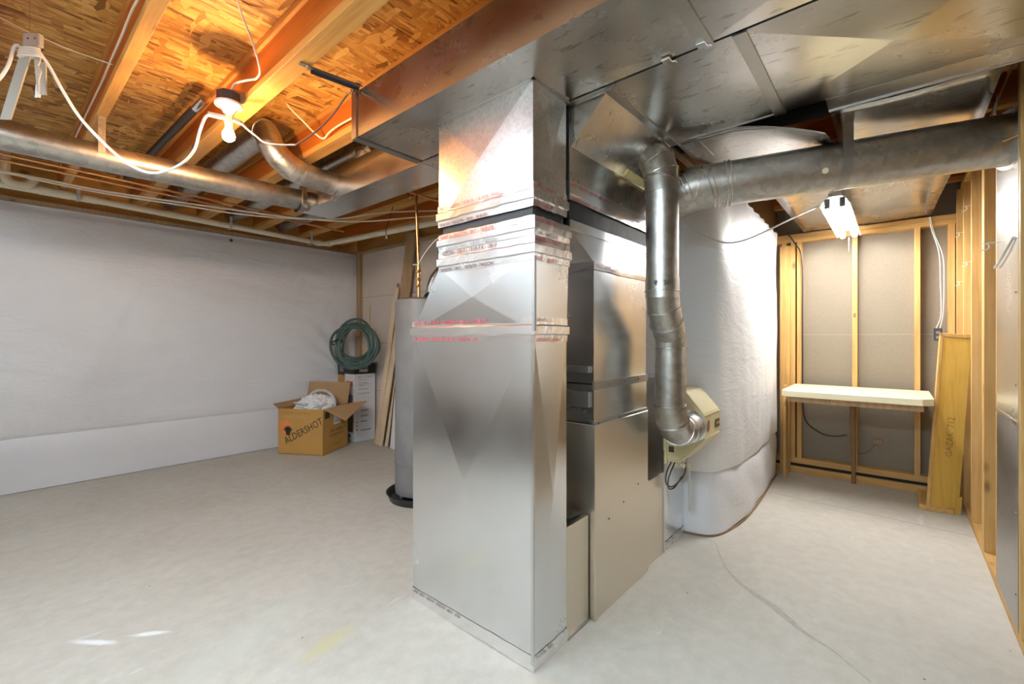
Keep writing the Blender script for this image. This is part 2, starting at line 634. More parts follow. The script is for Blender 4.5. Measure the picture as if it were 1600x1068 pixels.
floor = struct(MB().box(XF - 0.1, XA + 0.2, YR - 0.1, YL + 0.2, -0.12, 0.0).build('floor', 'concrete'))
jt = MB()
jt.add([(4.302, 0.86, 0.0006), (4.196, -0.40, 0.0006), (4.204, -0.40, 0.0006), (4.310, 0.86, 0.0006)], [(0, 1, 2, 3)])
jt.build('control_joint', 'concrete_dark', floor, fix=False)
ck = [(3.007, 0.868), (2.762, 0.755), (2.623, 0.652), (2.544, 0.557), (2.483, 0.459), (2.4, 0.366), (2.341, 0.297), (2.29, 0.2), (2.228, 0.132), (2.171, 0.067)]
cp = smooth_path([(a, b, 0.0006) for a, b in ck], 4)
wv, wf = [], []
for i, p in enumerate(cp):
    t = (cp[min(i + 1, len(cp) - 1)] - cp[max(i - 1, 0)]).normalized()
    s = Vector((-t.y, t.x, 0))
    w = 0.004 + 0.018 * math.sin(PI * min(1, i / len(cp) * 1.15)) ** 2 * (0.7 + 0.3 * random.random())
    wv += [p + s * w, p - s * w]
    if i:
        wf.append((2 * i - 2, 2 * i - 1, 2 * i + 1, 2 * i))
MB().add(wv, wf).build('crack', 'crack_grey', floor)

# ceiling: OSB subfloor sheets on I-joists
ceiling = struct(MB().box(XF - 0.1, XA + 0.2, YR - 0.1, YL + 0.2, 2.825, 2.88).build('ceiling', 'osb'))
sheet_me = {}
for iy, y0 in enumerate([-0.6, 0.62, 1.84, 3.06, 4.28, 5.50]):
    for ix, x0 in enumerate([-2.5, -0.05, 2.40, 4.85] if iy % 2 == 0 else [-3.7, -1.27, 1.17, 3.62]):
        xa, xb = max(x0, XF - 0.1), min(x0 + 2.44, XA + 0.2)
        ya, yb = y0, min(y0 + 1.214, YL + 0.2)
        if xb - xa < 0.1:
            continue
        MB().box(xa, xb, ya, yb, ZJ1 + 0.001, 2.824).build('subfloor_sheet', 'osb' if (ix + iy) % 3 else 'osb', ceiling)

joists = [(-0.60, 0.05), (-0.10, 0.05), (0.418, 0.05), (0.930, 0.088), (1.475, 0.088), (2.03, 0.088), (2.56, 0.088), (3.08, 0.088), (3.6, 0.05), (4.1, 0.05), (4.6, 0.05), (5.05, 0.05)]
for xc, w in joists:
    j = MB().box(xc - w / 2, xc + w / 2, YR + 0.02, YL - 0.02, ZJ0, ZJ0 + 0.038).build('joist', 'joist_wood_y', ceiling, bevel=0.002)
    MB().box(xc - w / 2, xc + w / 2, YR + 0.02, YL - 0.02, ZJ1 - 0.036, ZJ1).build('top_flange', 'joist_wood_y', j, bevel=0.002)
    ww = 0.016 if w > 0.06 else 0.010
    MB().box(xc - w / 2 + ww, xc + w / 2 - ww, YR + 0.03, YL - 0.03, ZJ0 + 0.038, ZJ1 - 0.036).build('web', 'web_wood', j)

MB().box(2.33, XA, 0.905, 0.945, 2.325, 2.559).build('light_block_header', 'dark_wood', ceiling)  # added board that keeps lamplight out of the space above the pan
for xa_, xb_ in ((2.08, 2.51), (2.61, 3.03), (3.13, 3.57), (3.63, 4.07), (4.13, 4.57), (4.63, 5.02)):
    MB().box(xa_, xb_, 0.905, 0.945, 2.56, 2.80).build('light_block', 'dark_wood', ceiling)  # added boards that stop lamplight running along the joist bays

# left wall: foundation wall with white insulation blanket
wl = struct(MB().box(XF - 0.1, XB + 0.1, YL, YL + 0.15, 0, 2.46).build('wall_left', 'back_wall'))


def wr(p, s):
    return noise.noise(Vector(p) * s)


def left_upper(u, v):
    x = XF + (XB - 0.01 - XF) * u
    z = 0.435 + (2.455 - 0.435) * v
    b = 0.07 * (max(0.0, math.sin(PI * min(1, v * 1.02))) ** 0.35) if 0 < v < 1 else 0
    y = 5.665 - b - 0.012 * wr((x * 0.8, z * 0.8, 3), 1.3) - 0.008 * wr((x * 1.2 + z * 1.6, z * 3.0, 5), 2.2) - 0.004 * wr((x * 6 - z * 2.5, z * 1.2, 8), 1.6)
    dx, dz = x - XB, z - 0.70
    r = math.hypot(dx, dz)
    th = math.atan2(dz, -dx)
    y -= 0.014 * math.sin(24 * th + 2 * wr((x, z, 1), 2)) * math.exp(-((r - 0.55) / 0.35) ** 2)
    return (x, min(y, 5.695), z)


def left_lower(u, v):
    x = XF + (XB - 0.01 - XF) * u
    z = 0.004 + 0.452 * v
    y = 5.615 + 0.03 * v ** 6 - 0.006 * wr((x * 0.7, z, 9), 1.5) - 0.004 * wr((x * 2, z * 3, 4), 2.0)
    return (x, y, z)


MB().grid(left_upper, 220, 70).build('insulation_blanket', 'blanket', wl, smooth='all')
MB().grid(left_lower, 150, 12).build('insulation_skirt', 'blanket_low', wl, smooth='all')
MB().box(XF, XB, YL - 0.02, YL + 0.12, 2.46, 2.50).build('sill_plate', 'brown_wood', wl)
MB().box(XF, XB + 0.1, YL + 0.10, YL + 0.14, 2.50, 2.80).build('rim_joist', 'joist_wood_x', wl)
MB().lathe([(0.0, 0), (0.016, 0.0), (0.018, 0.008), (0, 0.01)], (1.756, 5.615, 2.39), 12, (0, -1, 0)).build('fastener', 'label_dark', wl)

# back wall, papered insulation in warm beige, and the return beyond
wb = struct(MB().box(XB, XB + 0.12, 0.95, YL + 0.1, 0, 2.44).build('wall_back', 'back_wall'))
MB().box(XB - 0.03, XB + 0.12, 0.95, YL + 0.05, 2.44, 2.48).build('sill_plate', 'brown_wood', wb)
MB().box(XB + 0.05, XB + 0.10, 0.95, YL + 0.05, 2.48, 2.80).build('rim_joist', 'joist_wood_y', wb)
MB().box(XB - 0.045, XB - 0.005, 5.52, 5.60, 0, 2.44).build('corner_stud', 'brown_wood', wb, bevel=0.002)
for z in (0.62, 1.24, 1.85):
    MB().box(XB - 0.002, XB + 0.001, 0.97, 5.6, z, z + 0.006).build('paper_seam', 'brown_wood', wb)

# short stem wall wrapped in the same blanket
ws = struct(MB().box(XB, XA, 0.95, 1.10, 0, 2.30).build('wall_stem', 'back_wall'))
bp = smooth_path([(3.05, 2.1, 0), (3.03, 1.6, 0), (3.025, 1.25, 0), (3.035, 1.05, 0), (3.10, 0.905, 0), (3.32, 0.842, 0), (3.60, 0.815, 0), (4.02, 0.82, 0), (4.50, 0.84, 0), (4.90, 0.862, 0)], 12)
blen = [0]
for a, b in zip(bp, bp[1:]):
    blen.append(blen[-1] + (b - a).length)


def on_path(u):
    s = u * blen[-1]
    for i in range(len(bp) - 1):
        if blen[i + 1] >= s:
            k = (s - blen[i]) / (blen[i + 1] - blen[i])
            p = bp[i].lerp(bp[i + 1], k)
            t = (bp[i + 1] - bp[i]).normalized()
            return p, Vector((t.y, -t.x, 0))
    return bp[-1], Vector((0, -1, 0))


def stem_upper(u, v):
    p, n = on_path(u)
    z = 0.42 + (2.30 - 0.42) * v
    b = 0.055 * max(0.0, math.sin(PI * min(1, 0.02 + v * 1.0))) ** 0.4 - 0.02
    edge = min(1, (1 - u) * 6)
    d = b * edge - 0.012 * wr((p.x * 1.5, p.y * 1.5, z * 1.2), 1.4) + 0.004 * wr((p.x * 5 + z * 1.5, p.y * 5, z * 1.5), 1.6)
    d += 0.004 * math.sin(40 * u + 3 * wr((u * 4, z, 2), 2)) * math.exp(-v * 9)
    d += 0.006 * math.sin(90 * u) * math.exp(-(1 - v) * 12)
    q = p + n * d
    return (q.x, q.y, z)


def stem_lower(u, v):
    p, n = on_path(u)
    z = 0.012 + 0.42 * v + 0.008 * wr((u * 9, 0, 0), 2) * (1 - v)
    d = 0.004 - 0.03 * v ** 5 - 0.01 * (1 - v) ** 3 + 0.006 * wr((u * 6 + v, v * 2, 7), 1.5) + 0.004 * math.sin(34 * u + 6 * v)
    q = p + n * d
    return (q.x, q.y, z)


MB().grid(stem_upper, 170, 70).build('insulation_blanket', 'blanket_stem', ws, smooth='all')
MB().grid(stem_lower, 170, 16).build('insulation_skirt', 'blanket_low', ws, smooth='all')
MB().tube([(p.x, p.y, 0.006) for p in bp], 0.006, 6).build('skirt_edge', 'dark_wood', ws)
MB().box(3.2, XA, 0.90, 1.10, 2.30, 2.34).build('sill_plate', 'brown_wood', ws)
MB().box(3.3, XA, 1.02, 1.06, 2.34, 2.80).build('rim_joist', 'dark_wood', ws)

# alcove end wall: drywall back seen between studs (floating wall with a double bottom plate)
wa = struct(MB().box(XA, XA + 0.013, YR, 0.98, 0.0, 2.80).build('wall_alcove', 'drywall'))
MB().box(XA - 0.0015, XA + 0.001, YR, 0.9, 1.335, 1.340).build('drywall_seam', 'tape_white', wa)
SX0, SX1 = 5.10, XA - 0.001
MB().box(SX0, SX1, -0.40, 0.93, 2.235, 2.275).build('top_plate', 'pine_y', wa, bevel=0.002)
MB().box(SX0 + 0.01, SX1, -0.40, 0.93, 2.276, 2.316).build('top_plate', 'pine_y', wa, bevel=0.002)
MB().box(SX0, SX1, -0.40, 0.93, 0.092, 0.145).build('bottom_plate', 'pine_y', wa, bevel=0.002)
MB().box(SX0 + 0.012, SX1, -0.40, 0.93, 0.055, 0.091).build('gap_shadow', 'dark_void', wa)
MB().box(SX0 - 0.01, SX1, -0.40, 0.93, 0.0, 0.064).build('floor_plate', 'pine_y', wa, bevel=0.002)
for yc in (0.277, -0.144, 0.705, 0.757, 0.83):
    MB().box(SX0, SX1, yc - 0.019, yc + 0.019, 0.145, 2.235).build('stud', 'pine_z', wa, bevel=0.002)
MB().box(SX0 - 0.045, SX0 - 0.002, 0.775, 0.86, 0.0, 2.2).build('stud', 'pine_z', wa, bevel=0.002)
MB().box(SX0, SX1, -0.372, -0.330, 0.145, 2.235).build('stud', 'pine_z', wa, bevel=0.002)
MB().box(5.055, 5.095, YR + 0.001, -0.376, 0.039, 2.495).build('stud', 'pine_z', wa, bevel=0.002)
MB().box(SX0 - 0.002, SX0, 0.268, 0.288, 1.49, 1.53).build('burn_mark', 'dark_wood', wa)
hole = MB()
pts = []
for i in range(14):
    a = 2 * PI * i / 14
    r = 0.032 + 0.012 * random.random()
    pts.append((XA - 0.001, 0.12 + r * math.cos(a) * 1.3, 0.372 + r * math.sin(a)))
hole.prism(pts, (-0.002, 0, 0)).build('torn_hole', 'dark_wood', wa)
for dz in (-0.014, 0.0, 0.014):
    MB().box(XA - 0.005, XA - 0.003, 0.09, 0.15, 0.372 + dz - 0.003, 0.372 + dz + 0.003).build('paper_shred', 'tape_white', wa)

# right wall: studs, plates, sheet-metal panned stud bay
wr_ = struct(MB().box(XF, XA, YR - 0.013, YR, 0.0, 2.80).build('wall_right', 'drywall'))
MB().box(XF, 5.09, YR + 0.001, -0.40, 0.0, 0.038).build('bottom_plate', 'pine_x', wr_, bevel=0.002)
MB().box(XF, 5.09, YR + 0.001, -0.40, 2.50, 2.54).build('top_plate', 'pine_x', wr_, bevel=0.002)
for x in (4.87, 4.40, 3.83, 3.385, 2.81, 2.40, 1.99, 1.58, 1.17, 0.76, 0.35, -0.06, -0.5):
    MB().box(x, x + 0.038 + (0.05 if abs(x - 3.83) < 0.01 else 0), YR + 0.001, -0.40, 0.038, 2.50).build('stud', 'pine_z', wr_, bevel=0.002)
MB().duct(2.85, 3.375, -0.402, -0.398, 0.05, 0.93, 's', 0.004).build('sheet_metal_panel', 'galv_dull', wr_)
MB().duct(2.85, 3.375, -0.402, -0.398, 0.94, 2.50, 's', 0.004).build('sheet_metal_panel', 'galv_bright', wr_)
MB().box(2.85, 3.375, -0.400, -0.394, 0.928, 0.944).build('sheet_metal_lip', 'galv_bright', wr_)
for z in (0.2, 0.55, 1.1, 1.5, 1.9, 2.2):
    MB().lathe([(0, 0), (0.005, 0), (0.004, 0.003), (0, 0.003)], (2.875, -0.396, z), 8, (0, 1, 0)).build('screw', 'screw', wr_)

# the rest of the room behind the photographer
wf_ = struct(MB().box(XF - 0.12, XF, YR, YL, 0.0, 2.80).build('wall_front', 'drywall_white'))
MB().box(XF, XF + 0.02, YR + 0.01, YL - 0.12, 0.0, 0.66).build('wainscot', 'door_brown', wf_)
MB().box(XF, XF + 0.03, YR + 0.01, YL - 0.12, 0.66, 0.69).build('wainscot_cap', 'brown_wood', wf_)

# ------------------------------------------------------------------ sheet-metal work
TZ0, TZ1 = 2.316, 2.545

# return drop in front of the furnace
rd = thing('return_air_drop', 'tall shiny galvanized return duct with foil-taped joints standing nearest the camera', 'duct', (1.49, 1.44, 0))
MB().duct(1.38, 1.61, 1.07, 1.83, 0.0, 1.33, 'wse', 0.013).build('lower_section', 'galv_bright', rd)
MB().frustum([(1.38, 1.07, 1.33), (1.61, 1.07, 1.33), (1.61, 1.83, 1.33), (1.38, 1.83, 1.33)],
             [(1.375, 1.062, 1.63), (1.615, 1.062, 1.63), (1.615, 1.622, 1.63), (1.375, 1.622, 1.63)], 'w', 0.014).build('tapered_section', 'galv_bright', rd)
MB().duct(1.375, 1.615, 1.062, 1.622, 1.63, 1.775, '').build('collar_section', 'galv_bright', rd)
c = MB().duct(1.388, 1.602, 1.080, 1.612, 1.765, 1.835).build('flexible_connector', 'canvas_black', rd)
MB().duct(1.38, 1.61, 1.072, 1.632, 1.825, TZ0 - 0.001, 'ws', 0.014).build('upper_section', 'galv_mottled', rd)
# seam lip along the top where the drop meets the trunk
for a in ((1.368, 1.380, 1.06, 1.64), (1.368, 1.62, 1.060, 1.072)):
    MB().box(*a, TZ0 - 0.012, TZ0 - 0.001).build('seam_lip', 'strip_metal', rd)
# standing seam on the near corner
MB().box(1.372, 1.384, 1.066, 1.078, 0.03, 1.33).build('corner_seam', 'galv', rd)
MB().box(1.366, 1.378, 1.054, 1.066, 1.33, 1.62).build('corner_seam', 'galv_dull', rd)


def tape_ring(root, x0, x1, y0, y1, z0, z1, prints, e=0.0025, rib=True):
    m = MB()
    n = 14
    # slightly puckered band: a ring of wavy quads on each of the visible sides
    rows = [z0, z0 + (z1 - z0) * 0.28, z0 + (z1 - z0) * 0.34, z0 + (z1 - z0) * 0.66, z0 + (z1 - z0) * 0.72, z1]
    outs = [0, 0.001, 0.007, 0.007, 0.001, 0] if rib else [0, 0.001, 0.0015, 0.0015, 0.001, 0]
    loop = []
    cx, cy = (x0 + x1) / 2, (y0 + y1) / 2
    for i in range(n):
        loop.append((x0 - e, y1 + e - (y1 - y0 + 2 * e) * i / n, -1, 0))
    for i in range(n):
        loop.append((x0 - e + (x1 - x0 + 2 * e) * i / n, y0 - e, 0, -1))
    for i in range(n):
        loop.append((x1 + e, y0 - e + (y1 - y0 + 2 * e) * i / n, 1, 0))
    for i in range(n):
        loop.append((x1 + e - (x1 - x0 + 2 * e) * i / n, y1 + e, 0, 1))
    rg = []
    for z, o in zip(rows, outs):
        r = []
        for k, (x, y, nx, ny) in enumerate(loop):
            j = 0.0022 * noise.noise(Vector((x * 40, y * 40, z * 30)))
            corner = (k % n == 0)
            oo = o + abs(j)
            if corner:
                sx = -1 if x < cx else 1
                sy = -1 if y < cy else 1
                r.append((x + sx * oo, y + sy * oo, z + j))
            else:
                r.append((x + nx * oo, y + ny * oo, z + j * 2))
        rg.append(r)
    t = m.rings(rg, cap=False).build('foil_tape', 'foil', root)
    for (side, frac, s, size, mat) in prints:
        zz = z0 + (z1 - z0) * frac
        if side == 'w':
            text(s, size, (x0 - e - 0.0055, y1 - 0.01, zz), (0, -1, 0), (0, 0, 1), mat, t)
        else:
            text(s, size, (x0 + 0.012, y0 - e - 0.0055, zz), (1, 0, 0), (0, 0, 1), mat, t)
    return t


TP = 'FASSON - 0810 - 181B-FX - UL181B - '
tape_ring(rd, 1.38, 1.61, 1.07, 1.83, 1.285, 1.385, [('w', 0.80, ('181B-FX - UL181B - ' + TP)[:42], 0.026, 'ink_red'), ('w', 0.04, ('UL181B-FX - ' + TP)[:40], 0.024, 'ink_red'), ('s', 0.82, '181B-FX - UL', 0.020, 'ink_dark'), ('s', 0.03, '181B-FX - FASSON', 0.020, 'ink_red')])
tape_ring(rd, 1.375, 1.615, 1.062, 1.622, 1.605, 1.700, [('w', 0.80, 'FASSON - 0810 - 181B-FX - 0810', 0.026, 'ink_dark'), ('w', 0.03, '181B-FX - 0810 - 181B-FX - FASSON', 0.022, 'ink_dark'), ('s', 0.80, 'FASSON - 0810', 0.024, 'ink_red'), ('s', 0.02, '0810 - 181B-FX', 0.022, 'ink_red')])
tape_ring(rd, 1.375, 1.615, 1.062, 1.622, 1.703, 1.780, [('w', 0.72, '181B-FX - FASSON - 0810 - 181B-FX', 0.022, 'ink_red'), ('w', 0.05, 'FX - FASSON - 0810 - 181B-FX - FASSON', 0.020, 'ink_grey'), ('s', 0.70, '0810 - 181B-FX', 0.020, 'ink_red'), ('s', 0.05, '181B - FASSON', 0.020, 'ink_dark')], rib=True)
tape_ring(rd, 1.38, 1.61, 1.072, 1.632, 1.818, 1.915, [('w', 0.80, '0810 - FASSON - 181B-FX - UL181B - FASSON', 0.021, 'ink_red'), ('w', 0.02, '181B-FX - FASSON - 0810 - 181B-FX', 0.02, 'ink_dark'), ('s', 0.78, '0810 - 181B-FX', 0.020, 'ink_red'), ('s', 0.04, '0810 - 181B', 0.02, 'ink_red')])
tape_ring(rd, 1.38, 1.61, 1.07, 1.83, 0.002, 0.062, [('w', 0.72, '181B - 0810 - 181B-FX - FASSON - 0810 - 181B', 0.017, 'ink_dark'), ('s', 0.72, 'FASSON - 0810 -', 0.017, 'ink_dark')], rib=False)

# low boot between the drop and the furnace
rb = thing('return_boot', 'low grey metal boot between the shiny return duct and the furnace', 'duct', (1.71, 1.4, 0))
MB().duct(1.614, 1.80, 1.075, 1.78, 0.0, 0.485, '').build('boot_body', 'furnace_paint', rb, bevel=0.002)
MB().box(1.614, 1.80, 1.068, 1.075, 0.0, 0.012).build('boot_hem', 'galv_dull', rb)
cr = MB()
cr.grid(lambda u, v: (1.62 + 0.17 * u, 1.10 + 0.66 * v, 0.490 + 0.03 * (1 - u) ** 2 + 0.008 * noise.noise(Vector((u * 7, v * 30, 1)))), 8, 40).build('foil_tape', 'foil', rb)

# furnace with coil case above
fu = thing('furnace', 'beige metal furnace cabinet with galvanized coil case above, behind the return duct', 'furnace', (2.1, 1.4, 0))
MB().duct(1.81, 2.40, 1.050, 1.76, 0.0, 0.90, '').build('cabinet', 'furnace_paint', fu, bevel=0.003)
MB().box(1.806, 1.826, 1.044, 1.058, 0.0, 0.90).build('cabinet_corner', 'furnace_paint', fu, bevel=0.002)
MB().duct(1.822, 2.40, 1.060, 1.75, 0.905, 1.085, '').build('filler_section', 'galv', fu)
MB().duct(1.825, 2.40, 1.062, 1.75, 1.09, 1.655, 's', 0.004).build('coil_case', 'galv', fu)
MB().box(1.818, 2.402, 1.052, 1.064, 0.892, 0.915).build('joint_strip', 'galv_dull', fu)
MB().box(1.818, 2.402, 1.054, 1.066, 1.062, 1.100).build('joint_strip', 'galv_dull', fu)
MB().box(1.806, 1.822, 1.08, 1.74, 0.98, 1.05).build('front_band', 'galv_dull', fu)
MB().box(1.806, 1.822, 1.08, 1.74, 1.14, 1.17).build('front_band', 'galv_dull', fu)
for x, z in ((1.95, 0.43), (2.10, 0.47), (2.27, 0.52)):
    MB().lathe([(0, 0), (0.005, 0), (0.004, 0.003), (0, 0.003)], (x, 1.050, z), 8, (0, -1, 0)).build('screw', 'screw', fu)
for x, z in ((1.85, 0.905), (2.06, 0.905), (2.25, 0.905), (1.95, 1.082), (2.12, 1.082), (2.28, 1.082)):
    MB().lathe([(0, 0), (0.006, 0), (0.004, 0.004), (0, 0.004)], (x, 1.053, z), 8, (0, -1, 0)).build('screw', 'screw', fu)

# supply transition, canvas and plenum above the coil
sp = thing('supply_plenum', 'galvanized supply plenum with black canvas joint above the furnace coil case', 'duct', (2.05, 1.4, 1.655))
MB().frustum([(1.825, 1.062, 1.655), (2.40, 1.062, 1.655), (2.40, 1.72, 1.655), (1.825, 1.72, 1.655)],
             [(1.637, 1.070, 1.775), (2.45, 1.070, 1.775), (2.45, 1.75, 1.775), (1.637, 1.75, 1.775)], '').build('flared_section', 'galv', sp)
MB().duct(1.633, 2.452, 1.066, 1.75, 1.775, 1.815, '').build('collar', 'galv', sp)
MB().duct(1.645, 2.44, 1.080, 1.745, 1.812, 1.912).build('flexible_connector', 'canvas_black', sp)
MB().duct(1.634, 2.45, 1.070, 1.75, 1.905, TZ0 - 0.001, 's', 0.004).build('plenum_box', 'galv_old', sp)
tape_ring(sp, 1.634, 2.45, 1.070, 1.75, 1.900, 1.985, [('s', 0.75, '0810 - FASSON - 181B-FX - 0810 - FASSON', 0.020, 'ink_red'), ('s', 0.02, '181B-FX - FASSON - 0810 - 181B-FX', 0.020, 'ink_red')], rib=False)
tape_ring(sp, 1.822, 2.403, 1.060, 1.76, 1.620, 1.665, [('s', 0.30, 'FASSON - 0810 - 181B-FX', 0.018, 'ink_red')], rib=False)

# slanted side take-off under the supply trunk
so = thing('slanted_takeoff', 'slanted square sheet-metal take-off under the trunk behind the vertical pipe', 'duct', (2.0, 0.98, 2.2))
m = MB()
P = [Vector((1.642, 1.068, 2.130)), Vector((2.44, 1.068, 2.130)), Vector((2.31, 0.880, TZ0 - 0.002)), Vector((1.642, 0.890, TZ0 - 0.002))]
bk = [p + Vector((0, 0.05, 0.0)) for p in P]
for q in bk:
    q.y = 1.066
bk[2].z = bk[3].z = TZ0 - 0.002
cc = sum(P, Vector()) / 4 + Vector((0, -0.004, -0.004))
m.add([*P, cc, bk[2], bk[3]], [(0, 1, 4), (1, 2, 4), (2, 3, 4), (3, 0, 4), (0, 3, 6), (1, 5, 2), (2, 5, 6, 3), (0, 6, 5, 1)])
m.build('slant_panel', 'galv_old', so)
MB().obox((1.976, 0.876, TZ0 - 0.008), (1, -0.015, 0), (0, 1, 0), (0, 0, 1), 0.345, 0.016, 0.006).build('drive_strip', 'strip_metal', so)
MB().obox((2.26, 1.046, 2.150), (1, 0, 0), (0, 1, -1), (0, 1, 1), 0.15, 0.018, 0.012).build('fibre_batt', 'yellow_batt', so)

# trunks
ta = thing('return_duct', 'flat galvanized return trunk running across the ceiling above the tall shiny duct', 'duct', (1.41, 1.0, TZ0))
MB().duct(1.21, 1.61, 0.50, 2.10, TZ0, TZ1, 'b', 0.012).build('trunk_section', 'galv_old', ta)
MB().duct(1.21, 1.61, -0.39, 0.49, TZ0, TZ1, 'b', 0.012).build('trunk_section', 'galv_old', ta)
MB().box(1.203, 1.617, 0.472, 0.518, TZ0 - 0.006, TZ0).build('drive_strip', 'strip_metal', ta)
MB().box(1.203, 1.210, 2.062, 2.098, TZ0 - 0.004, TZ1 + 0.01).build('end_flange', 'galv', ta)
MB().box(1.203, 1.617, 2.098, 2.104, TZ0 - 0.004, TZ1 + 0.004).build('end_cap', 'galv', ta)
MB().box(1.203, 1.617, 2.060, 2.104, TZ0 - 0.006, TZ0 - 0.001).build('end_flange', 'galv_dull', ta)
MB().box(1.50, 1.62, 1.71, 1.73, TZ0 - 0.02, TZ0 - 0.004).build('clip', 'screw', ta)

tb = thing('supply_duct', 'wide galvanized supply trunk overhead with crossing drive strips, right of the seam', 'duct', (2.0, 0.8, TZ0))
MB().duct(1.622, 2.32, 0.40, 2.08, TZ0, TZ1, 'b', 0.014).build('trunk_section', 'galv_old', tb)
MB().duct(1.622, 2.32, -0.39, 0.39, TZ0, TZ1, 'b', 0.018).build('trunk_section', 'galv_old', tb)
MB().duct(2.321, 2.445, -0.39, 0.225, TZ0 - 0.001, TZ1, '').build('trunk_extension', 'galv_old', tb)
MB().duct(1.63, 1.90, 2.085, 3.65, TZ0, 2.527, 'w', 0.004).build('branch_section', 'galv', tb)
MB().box(1.622, 2.33, 0.372, 0.416, TZ0 - 0.006, TZ0).build('drive_strip', 'strip_metal', tb)
MB().box(1.606, 1.624, -0.39, 1.06, TZ0 + 0.004, TZ0 + 0.03).build('seam_gap', 'dark_void', tb)
MB().box(2.440, 2.450, -0.39, 0.225, TZ0 - 0.006, TZ0 + 0.012).build('edge_hem', 'galv', tb)
MB().box(2.316, 2.326, 0.39, 0.90, TZ0 - 0.004, TZ0 + 0.012).build('edge_hem', 'galv_dull', tb)
for x, y in ((1.61, 0.625), (1.60, 0.50)):
    MB().box(x - 0.028, x + 0.006, y - 0.012, y + 0.02, TZ0 - 0.014, TZ0 - 0.004).build('clip', 'chrome', tb, bevel=0.002)
    MB().box(x + 0.004, x + 0.022, y - 0.022, y + 0.004, TZ0 - 0.012, TZ0 - 0.004).build('clip', 'chrome', tb, bevel=0.002)

# sheet panning over the alcove
pn = thing('joist_panning', 'thin sheet metal pan closing the joists above the alcove, sagging at its near corner', 'sheet metal', (3.5, 0.2, TZ0))


def pan_a(u, v):      # sagging near-left sheet
    x = 2.328 + (3.55 - 2.328) * u
    y1 = 0.87 if u < 0.2 else 0.87 - 0.20 * min(1, (u - 0.2) / 0.5)
    y = 0.228 + (y1 - 0.228) * v
    s = 0.135 * max(0.0, (0.63 - y) / 0.40) ** 1.5 * (1 - u) ** 2.0
    return (x, y, TZ0 + 0.002 - s)


def pan_b(u, v):
    x = 2.452 + (3.55 - 2.452) * u
    y = -0.31 + (0.222 + 0.31) * v
    return (x, y, TZ0 + 0.001 - 0.012 * math.sin(PI * v) * (1 - u))


def pan_c(u, v):
    x = 3.53 + (5.085 - 3.53) * u
    y = -0.275 + 0.05 * u + (0.665 + 0.275 - 0.05 * u) * v
    return (x, y, TZ0 + 0.004 + 0.004 * noise.noise(Vector((x * 2, y * 3, 0))))


for fn, nu, nv in ((pan_a, 24, 24), (pan_b, 16, 10), (pan_c, 24, 12)):
    o = MB().grid(fn, nu, nv).build('pan_sheet', 'galv_old', pn, smooth='all')
    md = o.modifiers.new('thickness', 'SOLIDIFY')
    md.thickness = 0.0015
MB().box(2.33, 2.62, 0.765, 0.795, TZ0 - 0.004, TZ0 + 0.001).build('drive_strip', 'strip_metal', pn)
MB().box(2.50, 2.51, 0.23, 0.90, TZ0 + 0.012, 2.555).build('sag_shade', 'dark_void', pn)  # this and the next three: added black sheets for the shade inside the sag
MB().box(2.33, 2.50, 0.895, 0.903, TZ0 + 0.004, 2.555).build('sag_shade', 'dark_void', pn)
MB().box(2.447, 2.51, 0.214, 0.226, TZ0 + 0.012, 2.555).build('sag_shade', 'dark_void', pn)
MB().box(2.335, 2.50, 0.225, 0.895, 2.548, 2.556).build('sag_shade', 'dark_void', pn)
MB().box(3.51, 3.555, -0.29, 0.68, TZ0 - 0.003, TZ0 + 0.001).build('drive_strip', 'strip_metal', pn)

# long horizontal round pipe to the wall
rp = thing('round_supply_pipe', 'large horizontal round galvanized pipe crossing from the plenum to the right wall', 'pipe', (2.75, 0.2, 2.15))
A = Vector((2.51, 0.785, 2.116))
B = Vector((2.975, -0.397, 2.19))
d = (B - A).normalized()
RR = 0.113


def gore_ring(c, ax, r=RR + 0.003, w=0.006, parent=None, mat='galv', name='bead'):
    return MB().lathe([(r - 0.008, -w), (r + 0.001, -w * 0.6), (r + 0.001, w * 0.6), (r - 0.008, w)], c, 32, ax).build(name, mat, parent, smooth=True)


MB().tube([A, B], RR, 40, cap=True).build('pipe_length', 'galv_pipe', rp, smooth=True)
e0 = Vector((2.47, 1.0, 2.07))
MB().tube([e0, Vector((2.465, 0.92, 2.085)), A - d * 0.05, A + d * 0.02], RR + 0.003, 40).build('elbow', 'galv_pipe', rp, smooth=True)
for k, (t, tilt) in enumerate(((-0.11, 0.35), (-0.085, 0.30), (-0.03, -0.25), (0.015, 0.3), (0.04, 0.25), (0.105, 0.0), (0.125, 0.0))):
    ax = Vector((d.x, d.y, d.z + tilt)).normalized()
    gore_ring(A + d * t, ax, RR + 0.006, 0.004, rp)
q = A.lerp(B, 0.487)
st = MB()
st.rings([[q + d * s + (Vector((d.y, -d.x, 0)).normalized() * math.cos(a) + Vector((0, 0, 1)) * math.sin(a)) * (RR + 0.003) for a in [2 * PI * j / 40 for j in range(40)]] for s in (-0.021, 0.021)], cap=False)
st.build('hanger_strap', 'galv_dull', rp, smooth=True)
s_ = Vector((-d.y, d.x, 0)).normalized()
sc = q - Vector((abs(s_.x), 0, 0)) * 0.0
near = Vector((-0.93, -0.37, 0))
tp = q + near * (RR + 0.002)
MB().obox((tp.x, tp.y, (q.z + TZ0) / 2 + 0.005), d, near, (0, 0, 1), 0.021, 0.0015, (TZ0 - q.z) / 2 + 0.0).build('hanger_strap', 'galv_dull', rp)
stk = q - d * 0.085 + Vector((-0.86, -0.30, -0.38)).normalized() * (RR + 0.001)
MB().lathe([(0, 0), (0.014, 0), (0.014, 0.0015), (0, 0.0015)], stk, 10, Vector((-0.86, -0.30, -0.38))).build('sticker', 'shelf_cream', rp)
